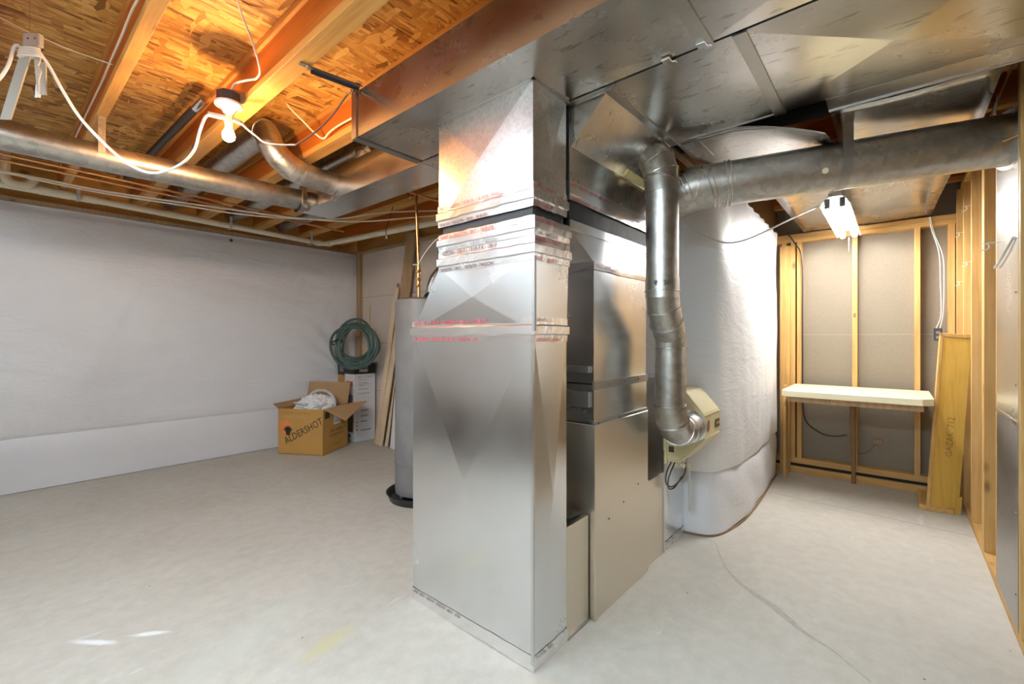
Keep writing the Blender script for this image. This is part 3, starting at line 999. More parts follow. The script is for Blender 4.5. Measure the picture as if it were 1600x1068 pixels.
MB().lathe([(RR + 0.018, -0.004), (RR + 0.018, 0.004), (RR, 0.005), (RR, -0.005)], B - d * 0.01, 32, d).build('wall_flange', 'galv_pipe', rp)

# humidifier bypass pipe
by = thing('bypass_pipe', 'vertical round galvanized bypass pipe bending into the beige humidifier', 'pipe', (2.2, 0.89, 1.5))
u1, l1 = Vector((2.19, 0.885, 0)), Vector((2.35, 0.905, 0))
BR = 0.079


def pipe(path, r, name='pipe_length', mat='galv_pipe', parent=by):
    return MB().tube(path, r, 32).build(name, mat, parent, smooth=True)


pipe([(2.215, 0.955, 2.245), (2.205, 0.915, 2.195), (2.195, 0.893, 2.12), (2.19, 0.885, 2.02)], BR + 0.004, 'elbow')
pipe([(2.19, 0.885, 2.03), (2.19, 0.885, 1.56)], BR)
pipe([(2.19, 0.885, 1.60), (2.19, 0.885, 1.50)], BR + 0.003, 'coupling')
pipe([(2.19, 0.885, 1.54), (2.20, 0.886, 1.475), (2.27, 0.895, 1.385), (2.34, 0.903, 1.315), (2.35, 0.905, 1.25)], BR + 0.002, 'elbow')
pipe([(2.35, 0.905, 1.27), (2.35, 0.905, 0.93)], BR)
pipe([(2.35, 0.905, 0.96), (2.36, 0.905, 0.89), (2.42, 0.906, 0.815), (2.50, 0.908, 0.785), (2.60, 0.91, 0.785), (2.695, 0.91, 0.787)], BR + 0.002, 'elbow')
for c, ax, r in (((2.19, 0.885, 1.535), (0, 0, 1), BR + 0.007), ((2.215, 0.888, 1.450), (0.45, 0, -1), BR + 0.006), ((2.27, 0.895, 1.385), (0.85, 0, -1), BR + 0.006), ((2.33, 0.902, 1.33), (0.4, 0, -1), BR + 0.006),
                 ((2.35, 0.905, 1.25), (0, 0, 1), BR + 0.004), ((2.205, 0.912, 2.185), (0, -0.45, -0.8), BR + 0.008), ((2.196, 0.895, 2.125), (0.1, -0.25, -1), BR + 0.008), ((2.19, 0.886, 2.085), (-0.2, 0.15, -1), BR + 0.008),
                 ((2.352, 0.905, 0.95), (0.1, 0, -1), BR + 0.005), ((2.38, 0.905, 0.862), (0.6, 0, -1), BR + 0.006), ((2.47, 0.907, 0.795), (1, 0, -0.5), BR + 0.006), ((2.56, 0.909, 0.785), (1, 0, 0), BR + 0.006), ((2.67, 0.91, 0.787), (1, 0, 0), BR + 0.014)):
    gore_ring(Vector(c), Vector(ax).normalized(), r, 0.004, by)
for k in range(10):      # bent tabs of the collar on the slanted panel
    a = 2 * PI * k / 10
    n_ = Vector((0, -0.70, -0.71))
    u_ = Vector((1, 0, 0))
    w_ = n_.cross(u_)
    rad = u_ * math.cos(a) + w_ * math.sin(a)
    cpt = Vector((2.215, 0.955, 2.237)) + rad * 0.10
    MB().obox(cpt, rad, n_.cross(rad), n_, 0.017, 0.012, 0.0012).build('collar_tab', 'galv_pipe', by)
# marker figures written upside down on the coupling
dirv = Vector((0 - 2.19, 0 - 0.885, 0)).normalized()
tx = Vector((-dirv.y, dirv.x, 0))
for s, off in (('30', -0.022), ('6', 0.030)):
    pos = Vector((2.19, 0.885, 1.582)) + dirv * (BR + 0.0045) + tx * (-off)
    text(s, 0.034, pos + Vector((0, 0, 0)), tx if False else -tx * -1, (0, 0, -1), 'ink_black', by, align='CENTER', bold=0.0008)

# second return drop beyond the furnace, and its boot
r2 = thing('far_return_drop', 'pale metal duct stub on the floor beneath the humidifier', 'duct', (2.85, 1.3, 0))
MB().duct(2.67, 3.02, 1.075, 1.60, 0.0, 1.06, 'sw', 0.005).build('duct_body', 'galv_bright', r2)
MB().box(2.66, 2.68, 1.064, 1.08, 0.0, 0.62).build('corner_hem', 'galv', r2)
tape_ring(r2, 2.67, 3.02, 1.075, 1.60, 0.002, 0.05, [('s', 0.6, '0810 - 181B-FX - FASSON', 0.016, 'ink_dark')], rib=False)
b2 = thing('far_return_boot', 'low beige metal boot at the far side of the furnace cabinet', 'duct', (2.53, 1.3, 0))
MB().duct(2.405, 2.665, 1.072, 1.60, 0.0, 0.485, '').build('boot_body', 'furnace_paint', b2, bevel=0.002)
MB().box(2.40, 2.43, 1.060, 1.074, 0.0, 0.50).build('tape_edge', 'furnace_paint', b2)

# humidifier
hu = thing('humidifier', 'beige bypass humidifier with faceted cover hanging on the far duct', 'humidifier', (2.85, 0.95, 0.55))
prof = [(1.068, 0.995), (0.95, 0.985), (0.842, 0.858), (0.842, 0.707), (0.985, 0.552), (1.068, 0.548)]
MB().prism([(2.70, y, z) for y, z in prof], (0.30, 0, 0)).build('cover', 'humid_beige', hu, bevel=0.006)
inner = [(1.062, 0.975), (0.957, 0.965), (0.858, 0.850), (0.858, 0.715), (0.99, 0.568), (1.062, 0.566)]
MB().prism([(2.692, y, z) for y, z in inner], (0.010, 0, 0)).build('side_plate', 'humid_beige', hu, bevel=0.002)
MB().box(2.675, 3.01, 1.055, 1.072, 0.54, 1.0).build('back_plate', 'humid_beige', hu)
MB().box(2.705, 2.995, 0.838, 0.843, 0.846, 0.853).build('cover_rib', 'humid_beige', hu)
MB().box(2.705, 2.995, 0.838, 0.843, 0.712, 0.718).build('cover_rib', 'humid_beige', hu)
bd = MB()
bd.prism([(2.775 + 0.020 * math.cos(2 * PI * i / 20), 0.8405, 0.783 + 0.034 * math.sin(2 * PI * i / 20)) for i in range(20)], (0, -0.002, 0))
bd.build('oval_badge', 'badge_red', hu)
MB().box(2.905, 2.985, 0.837, 0.841, 0.755, 0.803).build('name_plate', 'label_dark', hu)
MB().box(2.905, 2.916, 0.8362, 0.841, 0.755, 0.803).build('name_plate_edge', 'badge_gold', hu)
MB().box(2.925, 2.978, 0.836, 0.8375, 0.772, 0.787).build('name_plate_mark', 'badge_gold', hu)
MB().box(2.689, 2.692, 1.015, 1.047, 0.612, 0.648).build('rating_label', 'label_dark', hu)
for k in range(6):
    MB().box(2.705 + 0.02 * (k % 2), 2.72 + 0.02 * (k % 2), 1.055 - 0.022 * k - 0.012, 1.055 - 0.022 * k, 0.528, 0.548).build('drain_tab', 'humid_beige', hu)
hp = [(2.72, 1.04, 0.55), (2.66, 1.045, 0.50), (2.63, 1.04, 0.44), (2.67, 1.02, 0.41), (2.73, 1.0, 0.43), (2.79, 0.985, 0.47), (2.82, 0.99, 0.53)]
cable('water_tube', hp, 0.005, 'brown_cable', 'thin brown tube looping below the beige humidifier', 'tube')
cable('feed_tube', [(2.73, 1.02, 0.55), (2.65, 1.03, 0.47), (2.66, 1.035, 0.40), (2.72, 1.02, 0.395), (2.78, 1.0, 0.45)], 0.004, 'black_cable', 'thin black tube looping below the beige humidifier', 'tube')
cable('drain_tube', [(2.83, 0.985, 0.555), (2.86, 0.985, 0.45), (2.90, 0.99, 0.33), (2.925, 1.0, 0.20)], 0.011, 'grey_hose', 'grey drain tube dropping from the beige humidifier', 'tube')

# ------------------------------------------------------------------ ceiling pipes on the left
lp = thing('round_branch_pipe', 'long round galvanized pipe crossing the ceiling at the left below the joists', 'pipe', (0.5, 3.5, 2.36))
MB().tube([(-0.8, 3.5, 2.345), (0.45, 3.5, 2.350), (1.63, 3.5, 2.372)], 0.076, 32).build('pipe_length', 'galv_pipe', lp, smooth=True)
for x, mt in ((0.42, 'galv_pipe'), (1.565, 'galv_pipe')):
    st = MB()
    st.rings([[(x + s, 3.5 + 0.079 * math.cos(a), 2.352 + 0.079 * math.sin(a)) for a in [2 * PI * j / 28 for j in range(28)]] for s in (-0.016, 0.016)], cap=False)
    st.build('hanger_strap', mt, lp, smooth=True)
    MB().box(x - 0.016, x + 0.016, 3.418, 3.421, 2.35, ZJ0 + (0.01 if x < 1 else -0.03)).build('hanger_strap', mt, lp)
MB().box(1.552, 1.585, 3.41, 3.425, 2.300, 2.49).build('end_bracket', 'galv', lp)

el = thing('elbow_branch_pipe', 'round galvanized pipe with a jointed elbow rising from the branch duct into the joists', 'pipe', (1.4, 3.1, 2.42))


def epipe(path, r, name):
    return MB().tube(path, r, 32).build(name, 'galv_pipe', el, smooth=True)


epipe([(1.63, 3.10, 2.418), (1.42, 3.10, 2.43)], 0.076, 'collar')
epipe([(1.46, 3.10, 2.428), (1.36, 3.10, 2.436)], 0.078, 'coupling')
epipe([(1.40, 3.10, 2.432), (1.33, 3.10, 2.45), (1.26, 3.11, 2.50), (1.215, 3.125, 2.565), (1.205, 3.155, 2.64), (1.205, 3.22, 2.685)], 0.080, 'elbow')
epipe([(1.205, 3.18, 2.685), (1.205, 5.6, 2.685)], 0.076, 'pipe_length')
for c, ax in (((1.40, 3.10, 2.434), (-1, 0, 0.1)), ((1.335, 3.10, 2.448), (-1, 0, 0.35)), ((1.262, 3.11, 2.498), (-1, 0, 1)), ((1.213, 3.128, 2.572), (-0.2, 0.1, 1)), ((1.205, 3.20, 2.675), (0, 1, 0.5))):
    MB().lathe([(0.076, -0.005), (0.083, -0.003), (0.083, 0.003), (0.076, 0.005)], c, 32, Vector(ax)).build('bead', 'galv_pipe', el, smooth=True)
bp2 = thing('far_branch_pipe', 'round galvanized pipe dark between the joists behind the branch duct', 'pipe', (1.75, 3.0, 2.64))
MB().tube([(1.76, 2.75, 2.66), (1.76, 5.6, 2.66)], 0.076, 28).build('pipe_length', 'galv_pipe', bp2, smooth=True)
MB().tube([(1.76, 2.86, 2.525), (1.76, 2.86, 2.62)], 0.085, 28).build('boot', 'galv_pipe', bp2, smooth=True)
gp = thing('joist_bay_pipe', 'round galvanized pipe in the third joist bay toward the plastic-covered wall', 'pipe', (2.30, 4.2, 2.66))
MB().tube([(2.29, 3.0, 2.66), (2.29, 5.6, 2.66)], 0.076, 28).build('pipe_length', 'galv_pipe', gp, smooth=True)

# drain pipe along the wall
pv = thing('drain_pipe', 'cream plastic drain pipe with a trap running along the top of the covered wall', 'pipe', (0.3, 5.3, 2.5))
MB().tube(smooth_path([(0.085, 5.3, 2.80), (0.085, 5.3, 2.66), (0.085, 5.3, 2.58), (0.11, 5.3, 2.535), (0.16, 5.3, 2.52), (0.21, 5.3, 2.535), (0.235, 5.3, 2.57), (0.24, 5.3, 2.60)], 5), 0.032, 16).build('trap', 'pvc', pv, smooth=True)
MB().tube([(0.0, 5.36, 2.525), (0.30, 5.34, 2.518), (0.62, 5.31, 2.508)], 0.034, 16).build('pipe_length', 'pvc', pv, smooth=True)
MB().tube([(0.58, 5.31, 2.508), (2.60, 5.3, 2.455), (2.66, 5.27, 2.452), (2.68, 5.20, 2.449), (2.68, 2.6, 2.345)], 0.029, 16).build('pipe_length', 'pvc', pv, smooth=True)
for a, b in (((0.27, 5.34, 2.519), (0.45, 5.325, 2.513)), ((2.56, 5.302, 2.456), (2.62, 5.296, 2.4545)), ((2.68, 5.22, 2.449), (2.68, 5.16, 2.447))):
    MB().tube([a, b], 0.037, 16).build('coupling', 'pvc', pv, smooth=True)
for x, z in ((0.50, 2.511), (1.65, 2.48), (2.50, 2.458)):
    MB().box(x - 0.012, x + 0.012, 5.268, 5.271, z - 0.03, ZJ0 + 0.01).build('pipe_strap', 'white_plastic', pv)
    MB().box(x - 0.012, x + 0.012, 5.27, 5.34, z - 0.036, z - 0.033).build('pipe_strap', 'white_plastic', pv)
for i, (z0_, dy) in enumerate(((2.522, 0.0), (2.490, 0.03))):
    o = MB().tube([(-0.8, 4.5 + dy, z0_ + 0.01), (0.05, 4.5 + dy, z0_), (2.1 + 0.4 * i, 4.5 + dy, z0_ - 0.035)], 0.0095, 10).build('copper_pipe', 'copper', None, smooth=True, origin=(0, 4.5 + dy, z0_))
    tag(o, ('upper' if i == 0 else 'lower') + ' of two thin copper pipes crossing below the joists at the left', 'pipe')

cable('house_cable', [(-0.6, 5.15, 2.545), (0.061, 5.1, 2.548), (0.263, 5.08, 2.535), (0.58, 4.95, 2.495), (1.054, 4.6, 2.43), (1.516, 4.228, 2.367), (2.001, 3.815, 2.366), (2.355, 3.555, 2.452), (2.802, 3.185, 2.50)], 0.007, 'cream_cable', 'cream cable sagging under the branch duct, rising at its right end')
cable('house_cable', [(-0.6, 5.10, 2.55), (0.061, 5.08, 2.552), (0.262, 5.05, 2.545), (0.576, 4.93, 2.508), (1.043, 4.55, 2.44), (1.497, 4.174, 2.379), (1.786, 3.97, 2.355), (2.162, 3.665, 2.35), (2.515, 3.387, 2.408), (2.802, 3.185, 2.462)], 0.007, 'cream_cable', 'cream cable sagging lowest where it passes under the branch duct end')

# ------------------------------------------------------------------ bare bulb fixture
LX, LY = 0.815, 2.64
bl = thing('lamp_holder', 'white porcelain lampholder on a black box with a glowing bare bulb', 'lamp', (LX, LY, 2.5))
MB().lathe([(0, 0.0), (0.052, 0.0), (0.056, 0.006), (0.056, 0.052), (0.050, 0.056), (0, 0.056)], (LX, LY, 2.522), 8).build('junction_box', 'box_black', bl)
MB().box(LX + 0.02, 0.888, LY - 0.02, LY + 0.02, 2.565, 2.60).build('box_bracket', 'galv_dull', bl)
MB().lathe([(0, 0.0), (0.022, 0.0), (0.026, 0.006), (0.032, 0.020), (0.050, 0.036), (0.064, 0.044), (0.066, 0.052), (0.062, 0.058), (0, 0.058)], (LX, LY, 2.466), 28).build('porcelain_base', 'porcelain', bl, smooth=True)
MB().lathe([(0, 0), (0.017, 0.0), (0.019, 0.01), (0.019, 0.05), (0.022, 0.058), (0, 0.058)], (LX, LY, 2.408), 20).build('socket_adapter', 'white_plastic', bl, smooth=True)
MB().obox((LX - 0.045, LY + 0.01, 2.445), (1, -0.3, 0), (0.3, 1, 0), (0, 0, 1), 0.045, 0.011, 0.010).build('plug', 'white_plastic', bl, bevel=0.003)
MB().obox((LX + 0.035, LY - 0.02, 2.438), (1, -0.6, -0.4), (0.6, 1, 0), (0.2, 0, 1), 0.022, 0.010, 0.010).build('plug', 'white_plastic', bl, bevel=0.003)
MB().lathe([(0.0, 0.0), (0.012, 0.002), (0.022, 0.009), (0.0285, 0.02), (0.030, 0.032), (0.027, 0.046), (0.020, 0.060), (0.0145, 0.072), (0.0135, 0.088), (0, 0.09)], (LX, LY, 2.325), 14).build('bulb', 'bulb_glow', bl, smooth='all')

CORD1 = [(0.143, 2.834, 2.55), (0.178, 2.847, 2.501), (0.223, 2.849, 2.407), (0.284, 2.832, 2.295), (0.386, 2.768, 2.162), (0.462, 2.734, 2.104), (0.53, 2.709, 2.099), (0.61, 2.67, 2.15), (0.667, 2.657, 2.237), (0.690, 2.655, 2.339), (0.715, 2.655, 2.42), (0.745, 2.655, 2.447)]
cable('extension_cord', CORD1, 0.0065, 'white_cable', 'white extension cord looping down from the bulb adapter to the hanging bracket', 'cord')
cable('extension_cord', [(0.862, 2.61, 2.432), (0.89, 2.590, 2.40), (0.92, 2.567, 2.371), (0.956, 2.552, 2.345), (1.012, 2.513, 2.339), (1.08, 2.461, 2.346)], 0.0045, 'white_cable', 'thin white cord leaving the bulb adapter toward the trunk end', 'cord')
cable('extension_cord', [(1.08, 2.461, 2.346), (1.122, 2.381, 2.385), (1.157, 2.309, 2.434), (1.18, 2.238, 2.482), (1.19, 2.181, 2.52), (1.195, 2.137, 2.545), (1.195, 2.09, 2.555)], 0.0045, 'brown_cable', 'dark cord rising to the steel bar at the trunk end', 'cord')
cable('romex_cable', [(0.70, 2.18, 2.80), (0.746, 2.245, 2.762), (0.796, 2.287, 2.707), (0.834, 2.314, 2.643), (0.862, 2.355, 2.60), (0.862, 2.40, 2.585), (0.855, 2.42, 2.585), (0.838, 2.50, 2.60), (0.822, 2.58, 2.605), (0.82, 2.625, 2.575)], 0.005, 'white_cable', 'white cable curling down from the subfloor into the black lamp box')
cable('romex_cable', [(1.24, 2.95, 2.797), (1.26, 2.93, 2.76), (1.32, 2.90, 2.70), (1.38, 2.86, 2.63), (1.415, 2.82, 2.597), (1.415, 2.749, 2.613), (1.415, 2.629, 2.622), (1.415, 2.4, 2.615)], 0.0055, 'white_cable', 'white cable stapled on the orange joist beside the trunk end')
cable('romex_cable', [(0.378, 1.7, 2.62), (0.378, 2.151, 2.61), (0.378, 2.35, 2.625), (0.378, 2.573, 2.615), (0.378, 2.807, 2.615), (0.378, 3.08, 2.61), (0.378, 3.475, 2.62), (0.378, 3.848, 2.63), (0.378, 4.5, 2.64)], 0.005, 'cream_cable', 'cream cable stapled along the leftmost joist')
cable('string_wire', [(-0.2, 2.9, 2.74), (0.033, 2.885, 2.661), (0.106, 2.876, 2.639), (0.174, 2.874, 2.63), (0.245, 2.868, 2.62), (0.385, 2.824, 2.60)], 0.0022, 'cream_cable', 'thin wire strung above the white bracket at upper left', 'wire')

# white bracket hanging at the left, wrapped with cord
wbk = thing('hanging_bracket', 'broken white plastic bracket wrapped in cord hanging under the subfloor at upper left', 'bracket', (0.10, 2.9, 2.45))
ax = (Vector((0.052, 3.115, 2.305)) - Vector((0.115, 2.86, 2.57))).normalized()
sd = ax.cross(Vector((0.65, -0.76, 0.0))).normalized()
fr = sd.cross(ax)
rt = Vector((0.65, -0.76, 0))
MB().obox(Vector((0.115, 2.86, 2.57)).lerp(Vector((0.052, 3.115, 2.305)), 0.55), rt, ax, rt.cross(ax), 0.024, 0.165, 0.004).build('channel', 'white_plastic', wbk)
MB().obox((0.128, 2.85, 2.595), rt, (0.76, 0.65, 0), (0, 0, 1), 0.036, 0.012, 0.028).build('head_plate', 'white_plastic', wbk, bevel=0.003)
for dx_ in (-0.01, 0.02):
    MB().lathe([(0, 0), (0.003, 0), (0.003, 0.002), (0, 0.002)], Vector((0.128, 2.85, 2.597)) + rt * dx_ + Vector((-0.76, -0.65, 0)) * 0.012, 8, (-0.76, -0.65, 0)).build('rivet_hole', 'ink_black', wbk)
jag = [(0, 0), (0.028, 0), (0.026, -0.05), (0.014, -0.075), (0.026, -0.10), (0.012, -0.14), (0.006, -0.20), (0, -0.19)]
o0 = Vector((0.120, 2.87, 2.56))
MB().prism([o0 + rt * (a + 0.012) + Vector((-0.05, 0.2, 1)).normalized() * b for a, b in jag], (0.004, 0.004, 0)).build('broken_flange', 'white_plastic', wbk)
MB().obox((0.160, 2.88, 2.455), rt, (0.76, 0.65, 0), (0, 0.1, 1), 0.013, 0.003, 0.075).build('dangling_strip', 'white_plastic', wbk)
MB().obox((0.145, 2.90, 2.400), rt, (0.76, 0.65, 0), (0.05, -0.12, 1), 0.011, 0.002, 0.028).build('dangling_tab', 'porcelain', wbk)
for k in range(4):
    pts = []
    for i in range(25):
        a = 2 * PI * i / 24
        pts.append(Vector((0.118, 2.862, 2.560 - 0.011 * k + 0.006 * math.sin(a))) + rt * (0.036 + 0.003 * k) * math.cos(a) + Vector((0.76, 0.65, 0)) * 0.02 * math.sin(a))
    MB().tube(pts, 0.0055, 8).build('wrapped_cord', 'white_cable', wbk, smooth=True)
MB().tube([(0.118, 2.86, 2.60), (0.118, 2.86, 2.80)], 0.0008, 6).build('hanging_wire', 'galv_dull', wbk)
cable('extension_cord', [(-0.10, 2.95, 2.28), (0.0, 2.90, 2.36), (0.033, 2.885, 2.404), (0.058, 2.881, 2.474), (0.073, 2.88, 2.553), (0.09, 2.87, 2.565)], 0.0065, 'white_cable', 'white cord end leaving the hanging bracket at the left picture edge', 'cord')

# rod with chrome end on the joist
rod = thing('closet_rod', 'dark tube with a bright open end resting along the joist left of the bulb', 'rod', (0.80, 3.04, 2.66))
MB().tube([(0.806, 3.10, 2.675), (0.765, 4.95, 2.66)], 0.0235, 20).build('tube_body', 'box_black', rod, smooth=True)
MB().lathe([(0.024, 0), (0.029, 0), (0.029, 0.16), (0.024, 0.16)], (0.808, 3.00, 2.676), 24, (-0.02, 1, -0.008)).build('tube_sleeve', 'chrome', rod, smooth=True)
MB().lathe([(0, 0), (0.0245, 0), (0.0245, 0.1), (0, 0.1)], (0.808, 3.006, 2.676), 20, (-0.02, 1, -0.008)).build('tube_opening', 'dark_void', rod)
MB().box(0.775, 0.892, 4.2, 4.22, 2.640, 2.648).build('rod_bracket', 'galv_dull', rod)

# steel hanger bar at the end of the trunk
hb = thing('hanger_bar', 'grey steel channel bar from the joist to the end of the return trunk', 'bar', (1.08, 2.04, 2.55))
MB().obox((1.08, 2.042, 2.552), (0.278, -0.042, 0), (0.042, 0.278, 0), (0, 0, 1), 0.125, 0.012, 0.004).build('bar_flat', 'galv_dull', hb)
MB().obox((1.09, 2.051, 2.543), (0.278, -0.042, 0), (0.042, 0.278, 0), (0, 0, 1), 0.115, 0.002, 0.010).build('bar_flange', 'box_black', hb)
MB().obox((0.945, 2.063, 2.556), (0.278, -0.042, 0), (0.042, 0.278, 0), (0, 0, 1), 0.022, 0.012, 0.002).build('bar_tab', 'galv_dull', hb)
for k in range(3):
    MB().tube([(1.185 + 0.008 * k, 2.055, 2.535), (1.185 + 0.008 * k, 2.03, 2.568), (1.19 + 0.008 * k, 2.005, 2.548)], 0.003, 6).build('wire_wrap', 'black_cable', hb)

# ------------------------------------------------------------------ fluorescent lights


def strip_light(name, label, c, L, along, glow, chain=False, drop=0.05):
    """twin-tube shop light: c is the centre of the tubes, along 'x' or 'y'"""
    t = thing(name, label, 'lamp', c)
    a = Vector((1, 0, 0)) if along == 'x' else Vector((0, 1, 0))
    s = Vector((0, 1, 0)) if along == 'x' else Vector((1, 0, 0))
    C = Vector(c)
    prof = [(-0.085, -0.004), (-0.06, 0.045), (-0.03, 0.058), (0.03, 0.058), (0.06, 0.045), (0.085, -0.004), (0.080, -0.004), (0.056, 0.040), (0.028, 0.052), (-0.028, 0.052), (-0.056, 0.040), (-0.080, -0.004)]
    MB().prism([C - a * L / 2 + s * p + Vector((0, 0, z)) for p, z in prof], a * L).build('reflector', 'porcelain', t)
    MB().obox(C + Vector((0, 0, 0.068)), a, s, (0, 0, 1), L / 2, 0.035, 0.012).build('ballast_box', 'white_plastic', t)
    for k in (-1, 1):
        MB().tube([C + s * 0.042 * k - a * (L / 2 - 0.03), C + s * 0.042 * k + a * (L / 2 - 0.03)], 0.019, 16).build('fluorescent_tube', glow, t, smooth=True)
        for e in (-1, 1):
            MB().obox(C + s * 0.042 * k + a * e * (L / 2 - 0.012) + Vector((0, 0, 0.012)), a, s, (0, 0, 1), 0.012, 0.017, 0.032).build('lamp_socket', 'heater_grey', t, bevel=0.004)
    for e in (-1, 1):
        MB().tube([C + a * e * L * 0.35 + Vector((0, 0, 0.078)), C + a * e * L * 0.35 + Vector((0, 0, 0.08 + drop))], 0.002, 6).build('hanging_chain', 'galv_dull', t)
    if chain:
        for k in range(12):
            MB().lathe([(0, -0.004), (0.004, -0.002), (0.004, 0.002), (0, 0.004)], C + a * (L / 2 - 0.02) + Vector((0, 0, -0.02 - 0.010 * k)), 8).build('pull_chain', 'hook_white', t)
    return t


strip_light('shop_light', 'glowing twin-tube fluorescent shop light hanging over the alcove', (4.33, 0.31, 2.205), 1.24, 'x', 'tube_glow_alcove', True, 0.028)
strip_light('shop_light', 'unseen fill light added behind the camera over the open floor, built as a twin-tube shop light', (-0.40, 1.80, 2.42), 1.24, 'y', 'tube_glow_fill', False, 0.06)  # this and the next two: fill lights added to brighten the room
strip_light('shop_light', 'unseen fill light added behind the camera nearest the covered wall, built as a twin-tube shop light', (-0.42, 4.25, 2.42), 1.24, 'y', 'tube_glow_fill_left', False, 0.06)
strip_light('shop_light', 'unseen fill light added just behind the camera, built as a twin-tube shop light', (-0.40, 0.38, 2.42), 1.24, 'y', 'tube_glow_fill', False, 0.06)

cable('lamp_cable', [(2.716, 1.009, 2.033), (2.82, 0.918, 1.952), (2.986, 0.816, 1.902), (3.152, 0.746, 1.928), (3.346, 0.656, 2.007), (3.547, 0.56, 2.103), (3.81, 0.407, 2.233)], 0.006, 'grey_hose', 'grey lamp cable sagging in front of the white blanket to the shop light', 'cable')

# ------------------------------------------------------------------ alcove contents
sh = thing('wall_shelf', 'cream laminate shelf with clipped corners across the end of the alcove', 'shelf', (4.75, 0.26, 0.8))
z1, z0 = 0.865, 0.815
loop = [(5.075, 0.735), (4.40, 0.735), (4.345, 0.70), (4.345, -0.15), (4.42, -0.215), (5.075, -0.215)]
MB().prism([(x, y, z0) for x, y in loop], (0, 0, z1 - z0)).build('shelf_board', 'shelf_cream', sh, bevel=0.003)
MB().box(4.43, 4.47, -0.16, 0.69, 0.765, 0.814).build('front_batten', 'brown_wood', sh)
MB().box(5.05, 5.095, -0.21, 0.73, 0.735, 0.814).build('wall_cleat', 'brown_wood', sh)
MB().tube([(4.97, 0.285, 0.813), (5.00, 0.283, 0.55), (5.035, 0.283, 0.30), (5.05, 0.283, 0.0)], [0.028, 0.022, 0.018, 0.016], 10).build('prop_leg', 'dark_wood', sh)
MB().box(4.86, 4.95, 0.776, 0.800, 0.0, 0.86).build('side_leg', 'pine_z', sh, bevel=0.002)

lpn = thing('leaning_panel', 'narrow yellow wooden drawer front with a handwritten word leaning on the right studs', 'panel', (4.64, -0.27, 0))
bl_, br_ = Vector((4.613, -0.179, 0.004)), Vector((4.668, -0.357, 0.004))
tl_ = Vector((4.735, -0.262, 1.345))
xw = (br_ - bl_)
W = xw.length
yw = (tl_ - bl_)
H = yw.length
yw.normalize()
xw = (xw - yw * xw.dot(yw)).normalized()
nw = xw.cross(yw)
if nw.x > 0:
    nw = -nw


def lp_box(u0, u1, v0, v1, d0, d1):
    m = MB()
    P = [bl_ + xw * u + yw * v + nw * dd for dd in (d0, d1) for u, v in ((u0, v0), (u1, v0), (u1, v1), (u0, v1))]
    return m.hexa(P)


lp_box(0.012, W, 0, H - 0.02, -0.014, -0.004).build('field', 'panel_wood', lpn)
lp_box(0, 0.022, 0, H, -0.016, 0.004).build('edge_rail', 'pine_z', lpn, bevel=0.003)
lp_box(0, W, H - 0.03, H, -0.016, 0.004).build('edge_rail', 'pine_z', lpn, bevel=0.003)
lp_box(0.022, 0.034, 0, H - 0.03, -0.006, -0.001).build('inner_bead', 'panel_wood', lpn)
lp_box(W - 0.02, W + 0.012, 0.0, 0.14, -0.016, 0.003).build('corner_block', 'panel_wood', lpn)
lp_box(0, W, 0.0, 0.02, -0.016, 0.0).build('edge_rail', 'panel_wood', lpn)
text('GAZAK  712', 0.058, bl_ + xw * 0.125 + yw * 0.42 + nw * -0.003, yw, -xw, 'ink_brown', lpn, name='handwriting', squash=0.95, bold=-0.0006)
fb = MB().box(4.62, 5.08, -0.33, -0.14, 0.0, 0.038).build('floor_board', 'pine_x', None, bevel=0.002, origin=(4.85, -0.23, 0))
tag(fb, 'pale board lying on the floor behind the leaning yellow panel', 'board')

cable('black_cable', [(5.06, 0.80, 2.33), (5.075, 0.738, 2.221), (5.085, 0.682, 2.062), (5.085, 0.676, 1.476), (5.09, 0.676, 0.90), (5.10, 0.672, 0.614), (5.14, 0.643, 0.484), (5.17, 0.542, 0.40), (5.175, 0.453, 0.38), (5.18, 0.339, 0.405)], 0.0055, 'black_cable', 'black cable down the left stud curling under the cream shelf')
cable('white_wire', [(5.09, -0.216, 2.31), (5.085, -0.232, 2.194), (5.085, -0.275, 2.002), (5.085, -0.283, 1.765), (5.085, -0.287, 1.502), (5.11, -0.259, 1.385)], 0.0032, 'white_cable', 'white cable to the outlet box at right, the left strand', 'cable')
cable('white_wire', [(5.09, -0.222, 2.31), (5.082, -0.247, 2.165), (5.082, -0.298, 1.973), (5.082, -0.304, 1.763), (5.082, -0.299, 1.502), (5.11, -0.282, 1.385)], 0.0032, 'white_cable', 'white cable to the outlet box at right, the right strand', 'cable')
ob_ = thing('outlet_box', 'small black outlet box on the corner stud above the leaning panel', 'outlet', (5.11, -0.27, 1.33))
MB().box(5.095, 5.15, -0.295, -0.245, 1.285, 1.385).build('box_body', 'box_black', ob_, bevel=0.003)
for z in (1.31, 1.35):
    MB().box(5.092, 5.095, -0.283, -0.257, z - 0.012, z + 0.012).build('receptacle', 'heater_grey', ob_)
cable('thin_wire', [(5.185, 0.14, 0.345), (5.18, 0.17, 0.29), (5.175, 0.22, 0.255), (5.13, 0.262, 0.26)], 0.0025, 'brown_cable', 'thin wire hanging from the torn hole under the shelf', 'wire')


